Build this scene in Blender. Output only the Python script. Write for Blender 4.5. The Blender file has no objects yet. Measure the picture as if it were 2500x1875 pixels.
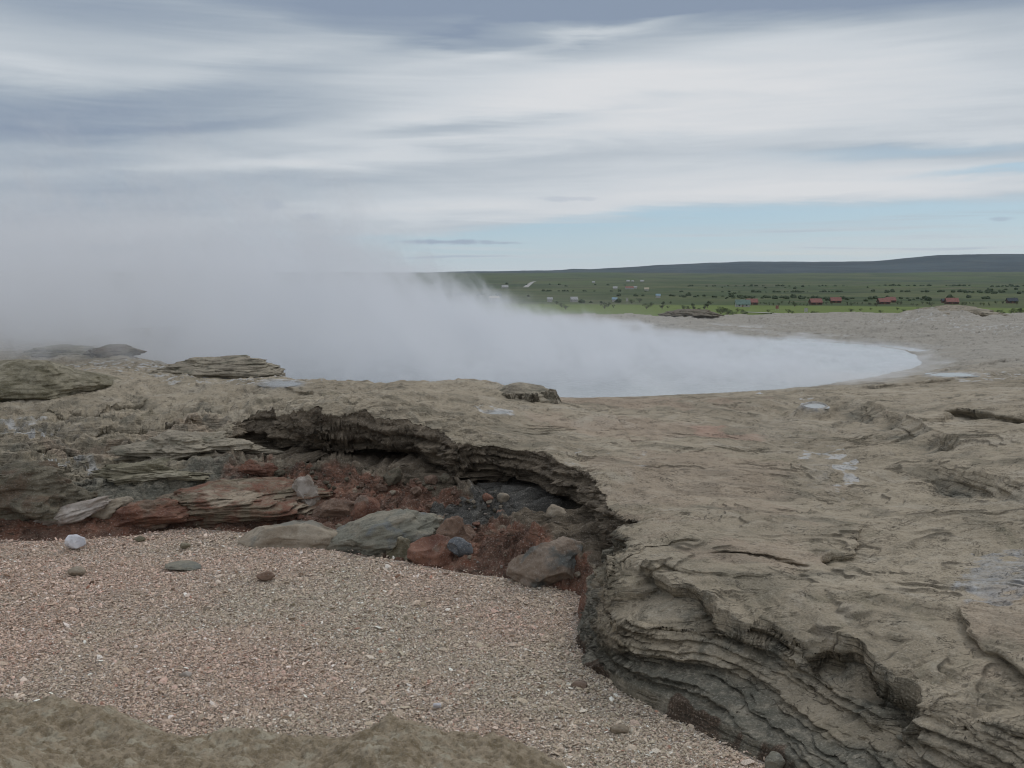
import bpy, math, random
import numpy as np
from mathutils import Vector

random.seed(7)
rng = np.random.default_rng(11)
R = math.radians
scene = bpy.context.scene
COL = scene.collection

# ------------------------------------------------------------------ camera
F = 995.0                      # focal length in pixels of a 1024 px wide frame
CH = 1.7                       # eye height over the rock slab (z = 0)
PITCH = math.atan(104.0 / F)
cam_d = bpy.data.cameras.new('camera')
cam = bpy.data.objects.new('camera', cam_d)
COL.objects.link(cam)
cam_d.sensor_width = 36.0
cam_d.lens = 36.0 * F / 1024.0
cam_d.clip_start = 0.05
cam_d.clip_end = 40000.0
cam.location = (0, 0, CH)
cam.rotation_euler = (R(90) - PITCH, 0, 0)
scene.camera = cam

# ------------------------------------------------------------------ view / render
scene.view_settings.view_transform = 'Standard'
scene.view_settings.look = 'None'
scene.view_settings.exposure = 0.0
scene.view_settings.gamma = 1.0
cy = scene.cycles
cy.max_bounces = 8
cy.diffuse_bounces = 3
cy.glossy_bounces = 3
cy.transmission_bounces = 4
cy.transparent_max_bounces = 8
cy.volume_bounces = 3
cy.volume_max_steps = 256
cy.use_denoising = True
cy.filter_width = 1.1

# ------------------------------------------------------------------ node helper
class NT:
    def __init__(s, tree):
        s.t = tree
    def n(s, kind, **kw):
        nd = s.t.nodes.new(kind)
        for k, v in kw.items():
            setattr(nd, k, v)
        return nd
    def put(s, sock, v):
        if v is None:
            return
        if isinstance(v, bpy.types.NodeSocket):
            s.t.links.new(v, sock)
        elif isinstance(v, (tuple, list)):
            v = tuple(v)
            if sock.type == 'RGBA' and len(v) == 3:
                v = v + (1.0,)
            sock.default_value = v
        else:
            sock.default_value = v
    def m(s, op, a, b=None, c=None, clamp=False):
        nd = s.n('ShaderNodeMath', operation=op, use_clamp=clamp)
        s.put(nd.inputs[0], a); s.put(nd.inputs[1], b); s.put(nd.inputs[2], c)
        return nd.outputs[0]
    def v(s, op, a, b=None, scale=None):
        nd = s.n('ShaderNodeVectorMath', operation=op)
        s.put(nd.inputs[0], a); s.put(nd.inputs[1], b)
        if scale is not None:
            s.put(nd.inputs['Scale'], scale)
        return nd.outputs[0]
    def mix(s, f, a, b, blend='MIX'):
        nd = s.n('ShaderNodeMix', data_type='RGBA', blend_type=blend, clamp_factor=True)
        s.put(nd.inputs[0], f); s.put(nd.inputs[6], a); s.put(nd.inputs[7], b)
        return nd.outputs[2]
    def mixf(s, f, a, b):
        nd = s.n('ShaderNodeMix', data_type='FLOAT', clamp_factor=True)
        s.put(nd.inputs[0], f); s.put(nd.inputs[2], a); s.put(nd.inputs[3], b)
        return nd.outputs[0]
    def ss(s, x, a, b, lo=0.0, hi=1.0, interp='SMOOTHSTEP'):
        nd = s.n('ShaderNodeMapRange', interpolation_type=interp)
        s.put(nd.inputs[0], x); s.put(nd.inputs[1], a); s.put(nd.inputs[2], b)
        s.put(nd.inputs[3], lo); s.put(nd.inputs[4], hi)
        return nd.outputs[0]
    def noise(s, vec, scale, detail=4.0, rough=0.55, dist=0.0, kind='FBM', col=False, dim='3D'):
        nd = s.n('ShaderNodeTexNoise', noise_dimensions=dim, noise_type=kind)
        s.put(nd.inputs['Vector'], vec)
        nd.inputs['Scale'].default_value = scale
        nd.inputs['Detail'].default_value = detail
        nd.inputs['Roughness'].default_value = rough
        nd.inputs['Distortion'].default_value = dist
        return nd.outputs[1] if col else nd.outputs[0]
    def voro(s, vec, scale, feature='F1', out=0, rand=1.0):
        nd = s.n('ShaderNodeTexVoronoi', feature=feature)
        s.put(nd.inputs['Vector'], vec)
        nd.inputs['Scale'].default_value = scale
        nd.inputs['Randomness'].default_value = rand
        return nd.outputs[out]
    def xyz(s, vec):
        nd = s.n('ShaderNodeSeparateXYZ'); s.put(nd.inputs[0], vec)
        return nd.outputs
    def cxyz(s, x, y, z):
        nd = s.n('ShaderNodeCombineXYZ')
        s.put(nd.inputs[0], x); s.put(nd.inputs[1], y); s.put(nd.inputs[2], z)
        return nd.outputs[0]
    def ramp(s, f, stops, interp='LINEAR'):
        nd = s.n('ShaderNodeValToRGB')
        cr = nd.color_ramp; cr.interpolation = interp
        while len(cr.elements) < len(stops):
            cr.elements.new(0.5)
        for e, (p, c) in zip(cr.elements, stops):
            e.position = p
            e.color = (c, c, c, 1) if isinstance(c, (int, float)) else tuple(c) + (1,)
        s.put(nd.inputs[0], f)
        return nd.outputs[0]

def S(r, g, b):
    """sRGB 0..255 -> linear"""
    return tuple(((v / 255 / 12.92) if v / 255 <= 0.04045 else ((v / 255 + 0.055) / 1.055) ** 2.4) for v in (r, g, b))

# ------------------------------------------------------------------ world: Nishita sky under broken layered cloud
SUN_EL, SUN_AZ = 42.0, 35.0     # azimuth clockwise from +Y (straight ahead)
world = bpy.data.worlds.new('World')
scene.world = world
world.use_nodes = True
wt = world.node_tree
wt.nodes.clear()
W = NT(wt)
sky = W.n('ShaderNodeTexSky', sky_type='NISHITA', sun_disc=False)
sky.sun_elevation = R(SUN_EL)
sky.sun_rotation = R(SUN_AZ)
sky.air_density = 1.0
sky.dust_density = 1.0
sky.ozone_density = 1.5
gen = W.n('ShaderNodeTexCoord').outputs['Generated']
gx, gy, gz = W.xyz(gen)[0:3]
az = W.m('MULTIPLY', W.m('ARCTAN2', gx, gy), 57.2958)            # degrees, 0 = straight ahead
el = W.m('MULTIPLY', W.m('ARCSINE', gz), 57.2958)
# high cloud sheet seen in perspective: project the direction on a plane overhead
den = W.m('MAXIMUM', W.m('ADD', gz, 0.055), 0.03)
plane = W.cxyz(W.m('DIVIDE', gx, den), W.m('DIVIDE', gy, den), 0.0)
n_big = W.noise(W.v('MULTIPLY', plane, (0.16, 0.42, 1)), 1.0, 5, 0.52, 0.5)
n_mid = W.noise(W.v('MULTIPLY', W.cxyz(az, el, 0), (0.035, 0.30, 1)), 1.0, 5, 0.55, 0.35)
n_fine = W.noise(W.v('MULTIPLY', W.cxyz(az, el, 3.0), (0.09, 0.9, 1)), 1.0, 6, 0.62, 0.8)
warp = W.m('MULTIPLY', W.m('SUBTRACT', n_mid, 0.5), 3.4)
warp2 = W.m('MULTIPLY', W.m('SUBTRACT', n_fine, 0.5), 1.3)
elw = W.m('ADD', W.m('ADD', el, warp), warp2)
azw = W.m('ADD', az, W.m('MULTIPLY', W.m('SUBTRACT', n_big, 0.5), 10.0))
def PX(px): return math.degrees(math.atan((px - 512) / F))
def PY(py): return math.degrees(math.atan((384 - py) / F)) - math.degrees(PITCH)
def blob(px, py, wx, wy, amp, slope=0.0):
    """soft patch of lighter or darker cloud at an azimuth / elevation; slope tilts it"""
    dx = W.m('SUBTRACT', azw, PX(px))
    dy = W.m('SUBTRACT', W.m('SUBTRACT', elw, PY(py)), W.m('MULTIPLY', dx, slope))
    a = W.m('MULTIPLY', dx, 1.0 / (wx / 17.4))
    b = W.m('MULTIPLY', dy, 1.0 / (wy / 17.4))
    r2 = W.m('ADD', W.m('MULTIPLY', a, a), W.m('MULTIPLY', b, b))
    return W.m('MULTIPLY', W.m('EXPONENT', W.m('MULTIPLY', r2, -1.0)), amp)
blobs = [ # px, py, half width, half height, amplitude, slope
    (1050, -20, 420, 46, -0.85, 0.0), (620, 5, 300, 20, -0.62, -0.02), (300, -25, 300, 42, -0.45, -0.05), (480, 40, 220, 13, -0.30, -0.10),
    (820, 95, 330, 48, 0.33, 0.02), (520, 105, 240, 34, 0.32, 0.16), (420, 70, 150, 12, 0.10, 0.2),
    (50, 86, 80, 13, 0.16, -0.1), (60, 25, 200, 26, -0.24, -0.10),
    (130, 120, 220, 26, -0.44, 0.10), (60, 145, 180, 18, -0.22, 0.05), (225, 134, 110, 9, -0.26, 0.1), (230, 70, 120, 12, 0.12, 0.25), (190, 175, 170, 9, 0.22, 0.12), (330, 30, 200, 6, 0.16, -0.12), (620, 34, 120, 5, 0.28, 0.14), (560, 20, 160, 5, -.2, .14),
    (470, 128, 150, 9, -0.42, 0.12), (340, 150, 160, 8, 0.16, 0.1), (380, 172, 330, 10, -0.14, 0.06),
    (760, 165, 210, 20, 0.16, 0.0), (700, 131, 160, 10, 0.14, 0.0), (880, 163, 110, 7, -0.34, -0.04), (990, 150, 60, 8, 0.20, 0.0),
    (560, 205, 360, 17, 0.30, 0.04), (900, 196, 220, 15, 0.26, 0.0), (990, 191, 60, 4, -0.28, 0.0), (1000, 60, 60, 26, -0.14, 0.0),
    (60, 210, 190, 40, -0.24, 0.0), (150, 232, 60, 10, 0.26, 0.0),
]
acc = None
for b in blobs:
    v = blob(*b)
    acc = v if acc is None else W.m('ADD', acc, v)
streak = W.m('MULTIPLY', W.m('SUBTRACT', W.noise(W.v('MULTIPLY', W.cxyz(az, el, 7.0), (0.05, 0.75, 1)), 1.0, 7, 0.6, 1.2), 0.5), 0.34)
wisp = W.m('MULTIPLY', W.m('SUBTRACT', n_big, 0.5), 0.75)
bright = W.m('ADD', W.m('ADD', W.m('ADD', 0.545, W.m('MULTIPLY', W.m('SUBTRACT', n_fine, 0.5), .35)), acc), W.m('ADD', streak, wisp))
ccol = W.ramp(bright, [(0.0, S(138, 152, 172)), (0.28, S(158, 170, 184)), (0.52, S(182, 191, 200)), (0.76, S(204, 210, 216)), (1.0, S(219, 221, 224))])
# blue gap low over the horizon, wider to the right
gap_top = W.ss(az, -7.0, 9.0, 2.3, 3.9)
gapn = W.m('MULTIPLY', W.m('SUBTRACT', n_fine, 0.5), 1.2)
g1 = W.ss(W.m('ADD', W.m('ADD', el, gapn), W.m('MULTIPLY', warp, 0.25)), W.m('ADD', gap_top, -0.25), W.m('ADD', gap_top, 0.45))
g1 = W.m('MAXIMUM', g1, W.ss(az, -3.0, -17.0))
lowstreak = W.noise(W.v('MULTIPLY', W.cxyz(az, el, 12.0), (0.07, 1.9, 1)), 1.0, 6, 0.6, 0.6)
low = W.m('MULTIPLY', W.ss(lowstreak, 0.48, 0.68), 0.62)
low = W.m('MAXIMUM', low, W.m('MULTIPLY', W.ss(el, 1.4, 0.3), 0.62))
cover = W.m('MAXIMUM', g1, low, clamp=True)
# small blue rents high on the right
cover = W.m('SUBTRACT', cover, W.m('MAXIMUM', W.m('ADD', blob(1000, 190, 60, 4, 0.8), blob(900, 164, 110, 6, 0.45)), 0.0), clamp=True)
lowcol = W.mix(W.ss(lowstreak, 0.60, 0.72), S(205, 211, 216), S(176, 186, 200))
ccol = W.mix(W.m('MULTIPLY', W.ss(el, 3.4, 1.8), W.ss(az, -17.0, -3.0)), ccol, lowcol)
# small loose cloudlets under the sheet
def cl(px, py, wx, wy, a=1.0):
    dx = W.m('MULTIPLY', W.m('SUBTRACT', az, PX(px)), 17.4 / wx)
    dy = W.m('MULTIPLY', W.m('SUBTRACT', el, PY(py)), 17.4 / wy)
    r = W.m('SQRT', W.m('ADD', W.m('MULTIPLY', dx, dx), W.m('MULTIPLY', dy, dy)))
    cn = W.noise(W.v('MULTIPLY', W.cxyz(az, el, 1.0), (0.7, 1.6, 1)), 1.2, 5, 0.6)
    return W.m('MULTIPLY', W.ss(W.m('ADD', r, W.m('MULTIPLY', W.m('SUBTRACT', cn, 0.5), 2.4)), 1.15, 0.25), a)
cs = cl(277, 207, 17, 7, .45)
for c in ((312, 217, 14, 3.5, .4), (994, 225, 12, 2.2, .45), (445, 242, 60, 2.6, .8), (500, 243, 30, 1.8, .6), (560, 199, 40, 3, .3)):
    cs = W.m('MAXIMUM', cs, cl(*c))
skyc = W.v('MULTIPLY', sky.outputs[0], (0.105, 0.105, 0.105))
blue = W.mix(0.82, skyc, W.mix(W.ss(el, 0.3, 4.0), S(188, 208, 221), S(157, 190, 213)))
col = W.mix(cover, blue, ccol)
col = W.mix(cs, col, S(158, 170, 188))
rim = blob(800, 257, 110, 2.6, 0.55)
col = W.mix(rim, col, S(214, 216, 214))
# overhead and behind: closed overcast
over = W.ramp(W.m('ADD', W.m('MULTIPLY', W.m('SUBTRACT', n_big, 0.5), 1.6), 0.5), [(0.0, S(170, 178, 192)), (1.0, S(222, 224, 228))])
col = W.mix(W.ss(el, 17.5, 30.0), col, over)
behind = W.m('MAXIMUM', W.ss(W.m('ABSOLUTE', az), 45.0, 75.0), 0.0)
col = W.mix(W.m('MULTIPLY', behind, 0.8), col, over)
bgn = W.n('ShaderNodeBackground')
SKYK = 0.10
W.put(bgn.inputs[0], W.v('MULTIPLY', col, (1 / SKYK,) * 3))
bgn.inputs[1].default_value = SKYK
wo = W.n('ShaderNodeOutputWorld')
wt.links.new(bgn.outputs[0], wo.inputs[0])
world.cycles.sampling_method = 'MANUAL'
world.cycles.sample_map_resolution = 512

# ------------------------------------------------------------------ sun behind thin cloud
sd = bpy.data.lights.new('sun', 'SUN')
sd.energy = 0.8
sd.angle = R(14)
sd.color = (1.0, 0.96, 0.9)
sun = bpy.data.objects.new('sun', sd)
COL.objects.link(sun)
sdir = Vector((math.sin(R(SUN_AZ)) * math.cos(R(SUN_EL)), math.cos(R(SUN_AZ)) * math.cos(R(SUN_EL)), math.sin(R(SUN_EL))))
sun.rotation_euler = (-sdir).to_track_quat('-Z', 'Y').to_euler()
sun.location = sdir * 60

# ================================================================== numpy noise
def _tab(seed):
    r = np.random.default_rng(seed)
    return r.permutation(256).astype(np.int32)
_P = _tab(3)
_P = np.concatenate([_P, _P, _P])
_a = np.random.default_rng(5).uniform(0, 2 * np.pi, 256)
_G2x, _G2y = np.cos(_a).astype(np.float32), np.sin(_a).astype(np.float32)
_g3 = np.random.default_rng(6).normal(size=(256, 3))
_g3 = (_g3 / np.linalg.norm(_g3, axis=1)[:, None]).astype(np.float32)

def pn2(x, y, s=0):
    x = np.asarray(x, np.float32) + np.float32(37.3 * s + 1000.5)
    y = np.asarray(y, np.float32) + np.float32(91.7 * s + 1000.5)
    xi = np.floor(x); yi = np.floor(y)
    fx = x - xi; fy = y - yi
    xi = xi.astype(np.int32) & 255; yi = yi.astype(np.int32) & 255
    u = fx * fx * fx * (fx * (fx * 6 - 15) + 10); v = fy * fy * fy * (fy * (fy * 6 - 15) + 10)
    A = _P[xi]; B = _P[xi + 1]
    def g(h, dx, dy): return _G2x[h] * dx + _G2y[h] * dy
    n00 = g(_P[A + yi], fx, fy); n10 = g(_P[B + yi], fx - 1, fy)
    n01 = g(_P[A + yi + 1], fx, fy - 1); n11 = g(_P[B + yi + 1], fx - 1, fy - 1)
    a = n00 + u * (n10 - n00); b = n01 + u * (n11 - n01)
    return (a + v * (b - a)) * 1.5

def pn3(x, y, z, s=0):
    x = np.asarray(x, np.float32) + np.float32(17.3 * s + 500.5)
    y = np.asarray(y, np.float32) + np.float32(51.7 * s + 500.5)
    z = np.asarray(z, np.float32) + np.float32(500.5)
    xi = np.floor(x); yi = np.floor(y); zi = np.floor(z)
    fx = x - xi; fy = y - yi; fz = z - zi
    xi = xi.astype(np.int32) & 255; yi = yi.astype(np.int32) & 255; zi = zi.astype(np.int32) & 255
    u = fx * fx * (3 - 2 * fx); v = fy * fy * (3 - 2 * fy); w = fz * fz * (3 - 2 * fz)
    res = 0
    for dz in (0, 1):
        for dy in (0, 1):
            for dx in (0, 1):
                h = _P[_P[_P[xi + dx] + yi + dy] + zi + dz]
                g = _g3[h]
                d = g[..., 0] * (fx - dx) + g[..., 1] * (fy - dy) + g[..., 2] * (fz - dz)
                wt_ = (u if dx else 1 - u) * (v if dy else 1 - v) * (w if dz else 1 - w)
                res = res + d * wt_
    return res * 1.6

def fbm2(x, y, o=4, s=0, g=0.5):
    r = 0; a = 1.0; f = 1.0
    for i in range(o):
        r = r + a * pn2(x * f, y * f, s + i * 3)
        a *= g; f *= 2.03
    return r
def fbm3(x, y, z, o=3, s=0, g=0.5):
    r = 0; a = 1.0; f = 1.0
    for i in range(o):
        r = r + a * pn3(x * f, y * f, z * f, s + i * 3)
        a *= g; f *= 2.03
    return r
def sst(x, a, b):
    t = np.clip((x - a) / (b - a), 0, 1)
    return t * t * (3 - 2 * t)

# ================================================================== picture <-> place
SP, CP = math.sin(PITCH), math.cos(PITCH)
def ray(px, py):
    """direction with world forward (y) component 1"""
    cx = (px - 512) / F; cyy = (384 - py) / F
    y = CP + cyy * SP
    z = -SP + cyy * CP
    return cx / y, z / y
def at_y(px, py, y):
    a, b = ray(px, py)
    return (a * y, y, CH + b * y)
def at_z(px, py, z):
    a, b = ray(px, py)
    y = (z - CH) / b
    return (a * y, y, z)

# ------------------------------------------------------------------ control points of the rock surface
CPTS = []
for px, py, y in [(-350, 345, 19), (-350, 400, 12.5), (-350, 450, 10.5), (0, 346, 18.5), (0, 372, 15), (0, 400, 12.5), (0, 440, 10.6), (0, 462, 10.0),
                  (100, 352, 17.5), (100, 380, 13.8), (100, 410, 12), (100, 440, 10.9), (100, 462, 10.2),
                  (200, 366, 15.5), (200, 388, 13.2), (200, 410, 11.6), (200, 432, 10.7), (260, 360, 16.5),
                  (300, 372, 15), (300, 390, 12.6), (300, 408, 10.6), (370, 377, 14.3), (400, 388, 12.6), (400, 415, 10.4), (440, 381, 14),
                  (480, 382, 13.6), (480, 402, 11.8), (480, 434, 9.9)]:
    CPTS.append(at_y(px, py, y))
for px, py, z in [(545, 398, .03), (550, 430, .04), (550, 455, .05), (620, 400, 0), (620, 450, 0), (620, 510, 0), (620, 550, 0), (700, 402, 0), (700, 440, 0.02),
                  (700, 500, 0), (700, 580, -.02), (800, 402, .02), (800, 450, -.03), (800, 550, -.02), (800, 605, -.03), (900, 395, .10), (900, 420, .10), (900, 480, .0),
                  (900, 600, .0), (880, 560, -.04), (1000, 390, .2), (1000, 430, .22), (1000, 520, .05), (1000, 640, .02), (1150, 400, .3), (1150, 520, .15), (1150, 650, .1), (1024, 690, -.03)]:
    CPTS.append(at_z(px, py, z))
CPTS += [(12.5, 25, .15), (14, 32, .2), (10, 38, .12), (0, 38, .1), (-10, 36, .3), (-15, 25, .5), (-9.5, 20, .48), (4, 43, .14), (9.2, 42, .14), (15, 43, .33),
         (21, 42, .13), (30, 40, .3), (20, 30, .4), (9, 17, .15), (14, 20, .3), (25, 25, .6), (-25, 25, .6), (-25, 40, .4), (3, 3, .02), (5, 5, .15), (8, 8, .3), (14, 12, .45), (0, 2, -.3), (-14, 10, 0.1), (-14, 6, 0)]
CP_ = np.array(CPTS, np.float64)
def _rbf_fit(P, c=0.6, lam=1e-4):
    n = len(P)
    d = np.sqrt(((P[:, None, :2] - P[None, :, :2]) ** 2).sum(-1) + c * c)
    A = np.zeros((n + 3, n + 3)); A[:n, :n] = d + lam * np.eye(n)
    A[:n, n] = 1; A[:n, n + 1:] = P[:, :2]; A[n, :n] = 1; A[n + 1:, :n] = P[:, :2].T
    b = np.zeros(n + 3); b[:n] = P[:, 2]
    return np.linalg.solve(A, b)
_W = _rbf_fit(CP_)
def T0(x, y):
    x = np.asarray(x, np.float32); y = np.asarray(y, np.float32)
    r = np.float32(_W[-3]) + np.float32(_W[-2]) * x + np.float32(_W[-1]) * y
    for i in range(len(CP_)):
        r = r + np.float32(_W[i]) * np.sqrt((x - np.float32(CP_[i, 0])) ** 2 + (y - np.float32(CP_[i, 1])) ** 2 + np.float32(.36))
    return r
def on_top(px, py, dz=0.0):
    """point of the smooth rock surface seen at a pixel"""
    a, b = ray(px, py)
    ys = np.geomspace(2.5, 46, 900)
    f = CH + b * ys - (T0(a * ys, ys) + dz)
    k = np.argmax(f < 0) if (f < 0).any() else len(ys) - 1
    k = max(k, 1)
    t = f[k - 1] / (f[k - 1] - f[k] + 1e-9)
    y = ys[k - 1] + np.clip(t, 0, 1) * (ys[k] - ys[k - 1])
    return (a * y, y)

# ------------------------------------------------------------------ rim of the hollow:  px, py, foot fraction tc, foot height zc, undercut, strata, front flag, dz
RIM = [(-60, 474, .62, -.30, .05, .8, 0, 0), (0, 466, .62, -.30, .05, .8, 0, 0), (60, 458, .62, -.30, .02, .8, 0, 0), (110, 452, .60, -.30, .0, .8, 0, 0), (160, 446, .45, -.2, .03, .8, 0, 0),
       (200, 440, .30, -.12, .12, .8, 0, 0), (222, 430, .22, -.10, .25, .8, 0, 0), (241, 414,   .20, -.16, .6, .8, 0, 0), (259, 408,  .20, -.17, .75, .8, 0, 0), (296, 407, .20, -.18, .8, .8, 0, 0), (324, 410, .20, -.19, .8, .8, 0, 0),
       (361, 410, .20, -.19, .8, .8, 0, 0), (417, 419, .20, -.2, .75, .8, 0, 0), (444, 428, .20, -.30, .7, .8, 0, 0), (457, 437, .20, -.30, .7, .8, 0, 0), (491, 437, .20, -.30, .7, .8, 0, 0),
       (528, 444, .22, -.34, .6, .8, 0, 0), (556, 456, .25, -.38, .5, .8, 0, 0), (588, 468, .35, -.40, .4, .8, 0, 0), (602, 486, .5, -.3, .28, .8, 0, 0), (611, 502, .6, -.35, .25, .9, 0, 0),
       (622, 511, .65, -.4, .2, 1, 0, 0), (641, 514, .7, -.4, .1, 1, 0, 0), (620, 522, .7, -.4, .1, 1, 0, 0), (633, 529, .7, -.45, .15, 1, .2, 0), (628, 536, .75, -.5, .15, 1, .5, 0), (609, 546, .85, -.6, .08, 1, 1, 0),
       (606, 561, .9, -.62, .03, 1, 1, 0), (602, 579, .92, -.62, .0, 1, 1, -.05), (618, 597, .84, -.53, .0, 1, 1, -.08), (650, 609, .84, -.53, .0, 1, 1, -.10), (690, 616, .84, -.53, .0, 1, 1, -.12),
       (732, 627, .84, -.53, .02, 1, 1, -.14), (775, 634, .84, -.53, .02, 1, 1, -.14), (812, 652, .84, -.53, .02, 1, 1, -.14), (850, 670, .84, -.53, .0, 1, 1, -.14), (892, 690, .84, -.53, .0, 1, 1, -.12),
       (930, 700, .84, -.53, .0, 1, 1, -.03), (970, 704, .84, -.53, .0, 1, 1, 0), (1024, 714, .84, -.53, .0, 1, 1, 0), (1130, 745, .84, -.53, .0, 1, 1, 0)]
RP = np.array([on_top(r[0], r[1], r[7]) for r in RIM])
RA = np.array([r[2:7] for r in RIM])
RP = np.vstack([[-14, 9.9], RP, [3.4, 2.6], [4.0, 0.5]])
RA = np.vstack([RA[0], RA, RA[-1], RA[-1]])
GRV = [(-80, 541), (0, 541), (60, 541), (120, 538), (180, 530), (250, 534), (320, 548), (400, 562), (470, 577), (520, 581), (570, 591), (584, 600), (576, 608), (570, 625), (573, 645), (594, 672), (618, 692), (650, 708), (680, 722),
       (720, 745), (770, 770), (850, 832)]
GP = np.array([at_z(a, b, -.6)[:2] for a, b in GRV])
GP = np.vstack([[-14, 8.7], GP, [1.8, 3.1], [2.6, 1.8], [3.2, 0.5]])

def pin(poly, x, y):
    ins = np.zeros(x.shape, bool)
    n = len(poly)
    for i in range(n):
        x0, y0 = poly[i]; x1, y1 = poly[(i + 1) % n]
        if y0 == y1:
            continue
        c = ((y0 > y) != (y1 > y)) & (x < (x1 - x0) * (y - y0) / (y1 - y0) + x0)
        ins ^= c
    return ins
def pdist(line, x, y, attr=None):
    """distance to a polyline, nearest point, interpolated attributes"""
    best = np.full(x.shape, 1e9, np.float32)
    nx = np.zeros_like(best); ny = np.zeros_like(best); par = np.zeros_like(best); side = np.zeros_like(best)
    for i in range(len(line) - 1):
        ax, ay = line[i]; bx, by = line[i + 1]
        dx, dy = bx - ax, by - ay
        L = dx * dx + dy * dy + 1e-12
        t = np.clip(((x - ax) * dx + (y - ay) * dy) / L, 0, 1).astype(np.float32)
        qx = ax + t * dx; qy = ay + t * dy
        d = (x - qx) ** 2 + (y - qy) ** 2
        m = d < best
        best = np.where(m, d, best); nx = np.where(m, qx, nx); ny = np.where(m, qy, ny)
        par = np.where(m, i + t, par)
        side = np.where(m, np.sign(dx * (y - ay) - dy * (x - ax)), side)
    best = np.sqrt(best)
    out = [best, nx, ny, par, side]
    if attr is not None:
        idx = np.arange(len(line))
        out.append([np.interp(par, idx, attr[:, k]).astype(np.float32) for k in range(attr.shape[1])])
    return out
HOLE = [tuple(p) for p in RP] + [(4.0, -4), (-14, -4)]
GPOLY = [tuple(p) for p in GP] + [(3.2, -4), (-14, -4)]

# ------------------------------------------------------------------ ledges on the slab: pixel path, drop, reach of the low side, undercut, low side (+1 left of path, -1 right)
LEDGES = [
    ([(858, 397), (872, 405), (890, 413), (915, 422), (940, 431), (958, 440), (966, 447)], .17, .9, .10, -1),
    ([(925, 458), (950, 466), (985, 474), (1024, 484), (1080, 500)], .13, .7, .08, -1),
    ([(936, 411), (960, 409), (985, 411), (1024, 415), (1070, 418)], .10, .5, .10, -1),
    ([(640, 556), (652, 564), (666, 578), (700, 583), (708, 592), (730, 602), (760, 606), (795, 616), (828, 620), (854, 628), (879, 644), (899, 664), (908, 679), (914, 688)], .13, 9.0, .07, -1),
    ([(820, 562), (836, 556), (850, 548), (858, 538), (860, 527)], .055, .35, .05, -1),
    ([(966, 600), (965, 612), (972, 630), (990, 645), (1030, 668), (1080, 690)], .06, .6, .06, -1),
    ([(676, 585), (700, 560), (712, 548)], .0, .1, .0, -1),
    ([(570, 553), (620, 549), (655, 546), (690, 540), (705, 539)], .018, .25, .03, -1),
    ([(705, 551), (735, 553), (765, 557), (790, 558), (815, 561)], .022, .3, .03, -1),
    ([(600, 563), (640, 566), (668, 562), (700, 571), (735, 575), (770, 572)], .035, .5, .03, -1),
    ([(955, 590), (952, 575), (955, 560), (968, 552), (1000, 549), (1060, 548)], .0, .9, .05, -1),
    ([(858, 382), (880, 384), (915, 382), (960, 376), (1040, 368)], .05, .5, .02, -1),
    ([(920, 371), (950, 366), (990, 362), (1040, 352)], .05, .6, .03, -1),
    # left side
    ([(-40, 398), (0, 395), (35, 390), (62, 386), (78, 381)], .10, 1.0, .08, -1),
    ([(30, 400), (60, 412), (100, 410), (130, 402), (155, 392)], .06, .6, .06, -1),
    ([(70, 432), (110, 426), (150, 420), (190, 424), (215, 414)], .09, .6, .07, -1),
    ([(20, 448), (60, 440), (110, 441), (150, 434)], .06, .5, .06, -1),
    ([(240, 388), (275, 384), (300, 391), (340, 396)], .04, .4, .04, -1),
    ([(170, 366), (215, 371), (260, 366), (290, 371)], .05, .5, .05, -1),
    ([(100, 456), (130, 452), (165, 456), (190, 447)], .07, .5, .07, -1),
]
for L in LEDGES:
    pass
LED = []
for pts, drop, reach, und, low in LEDGES:
    P = np.array([on_top(a, b) for a, b in pts])
    LED.append((P, drop, reach, und if not (drop > .12 and reach < 5) else 0.0, low, 'wide' if (drop > .12 and reach < 5) else ''))

def blobmask(x, y, items, nx):
    """soft union of ellipses given in pixels (centre, half sizes) on the rock surface"""
    m = np.zeros_like(x)
    for px, py, wx, wy, a in items:
        c = on_top(px, py); e = on_top(px + wx, py); t = on_top(px, py - wy)
        sx = abs(e[0] - c[0]) + 1e-3; sy = abs(t[1] - c[1]) + 1e-3
        xs = (x - c[0] * y / c[1]) / sx
        ys = (y - c[1]) / sy
        m = np.maximum(m, a * sst(1.25 - np.sqrt(xs * xs + ys * ys) + nx * 0.55, 0.0, 0.5))
    return m

POOL = (1.0, 24.0, 8.75)
PTAB = [(-180, 8.7), (-120, 9.2), (-88, 9.1), (-75, 8.8), (-56, 8.35), (-39, 8.1), (-10, 8.45), (6, 9.0), (19, 9.3), (34, 8.9), (60, 8.7), (90, 8.6), (180, 8.7)]
PUDDLES = [(281, 384, 19, 3.2, .02), (497, 413, 13, 2.6, .016), (815, 405, 13, 2.6, .05), (952, 375, 26, 1.8, .014)]

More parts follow.
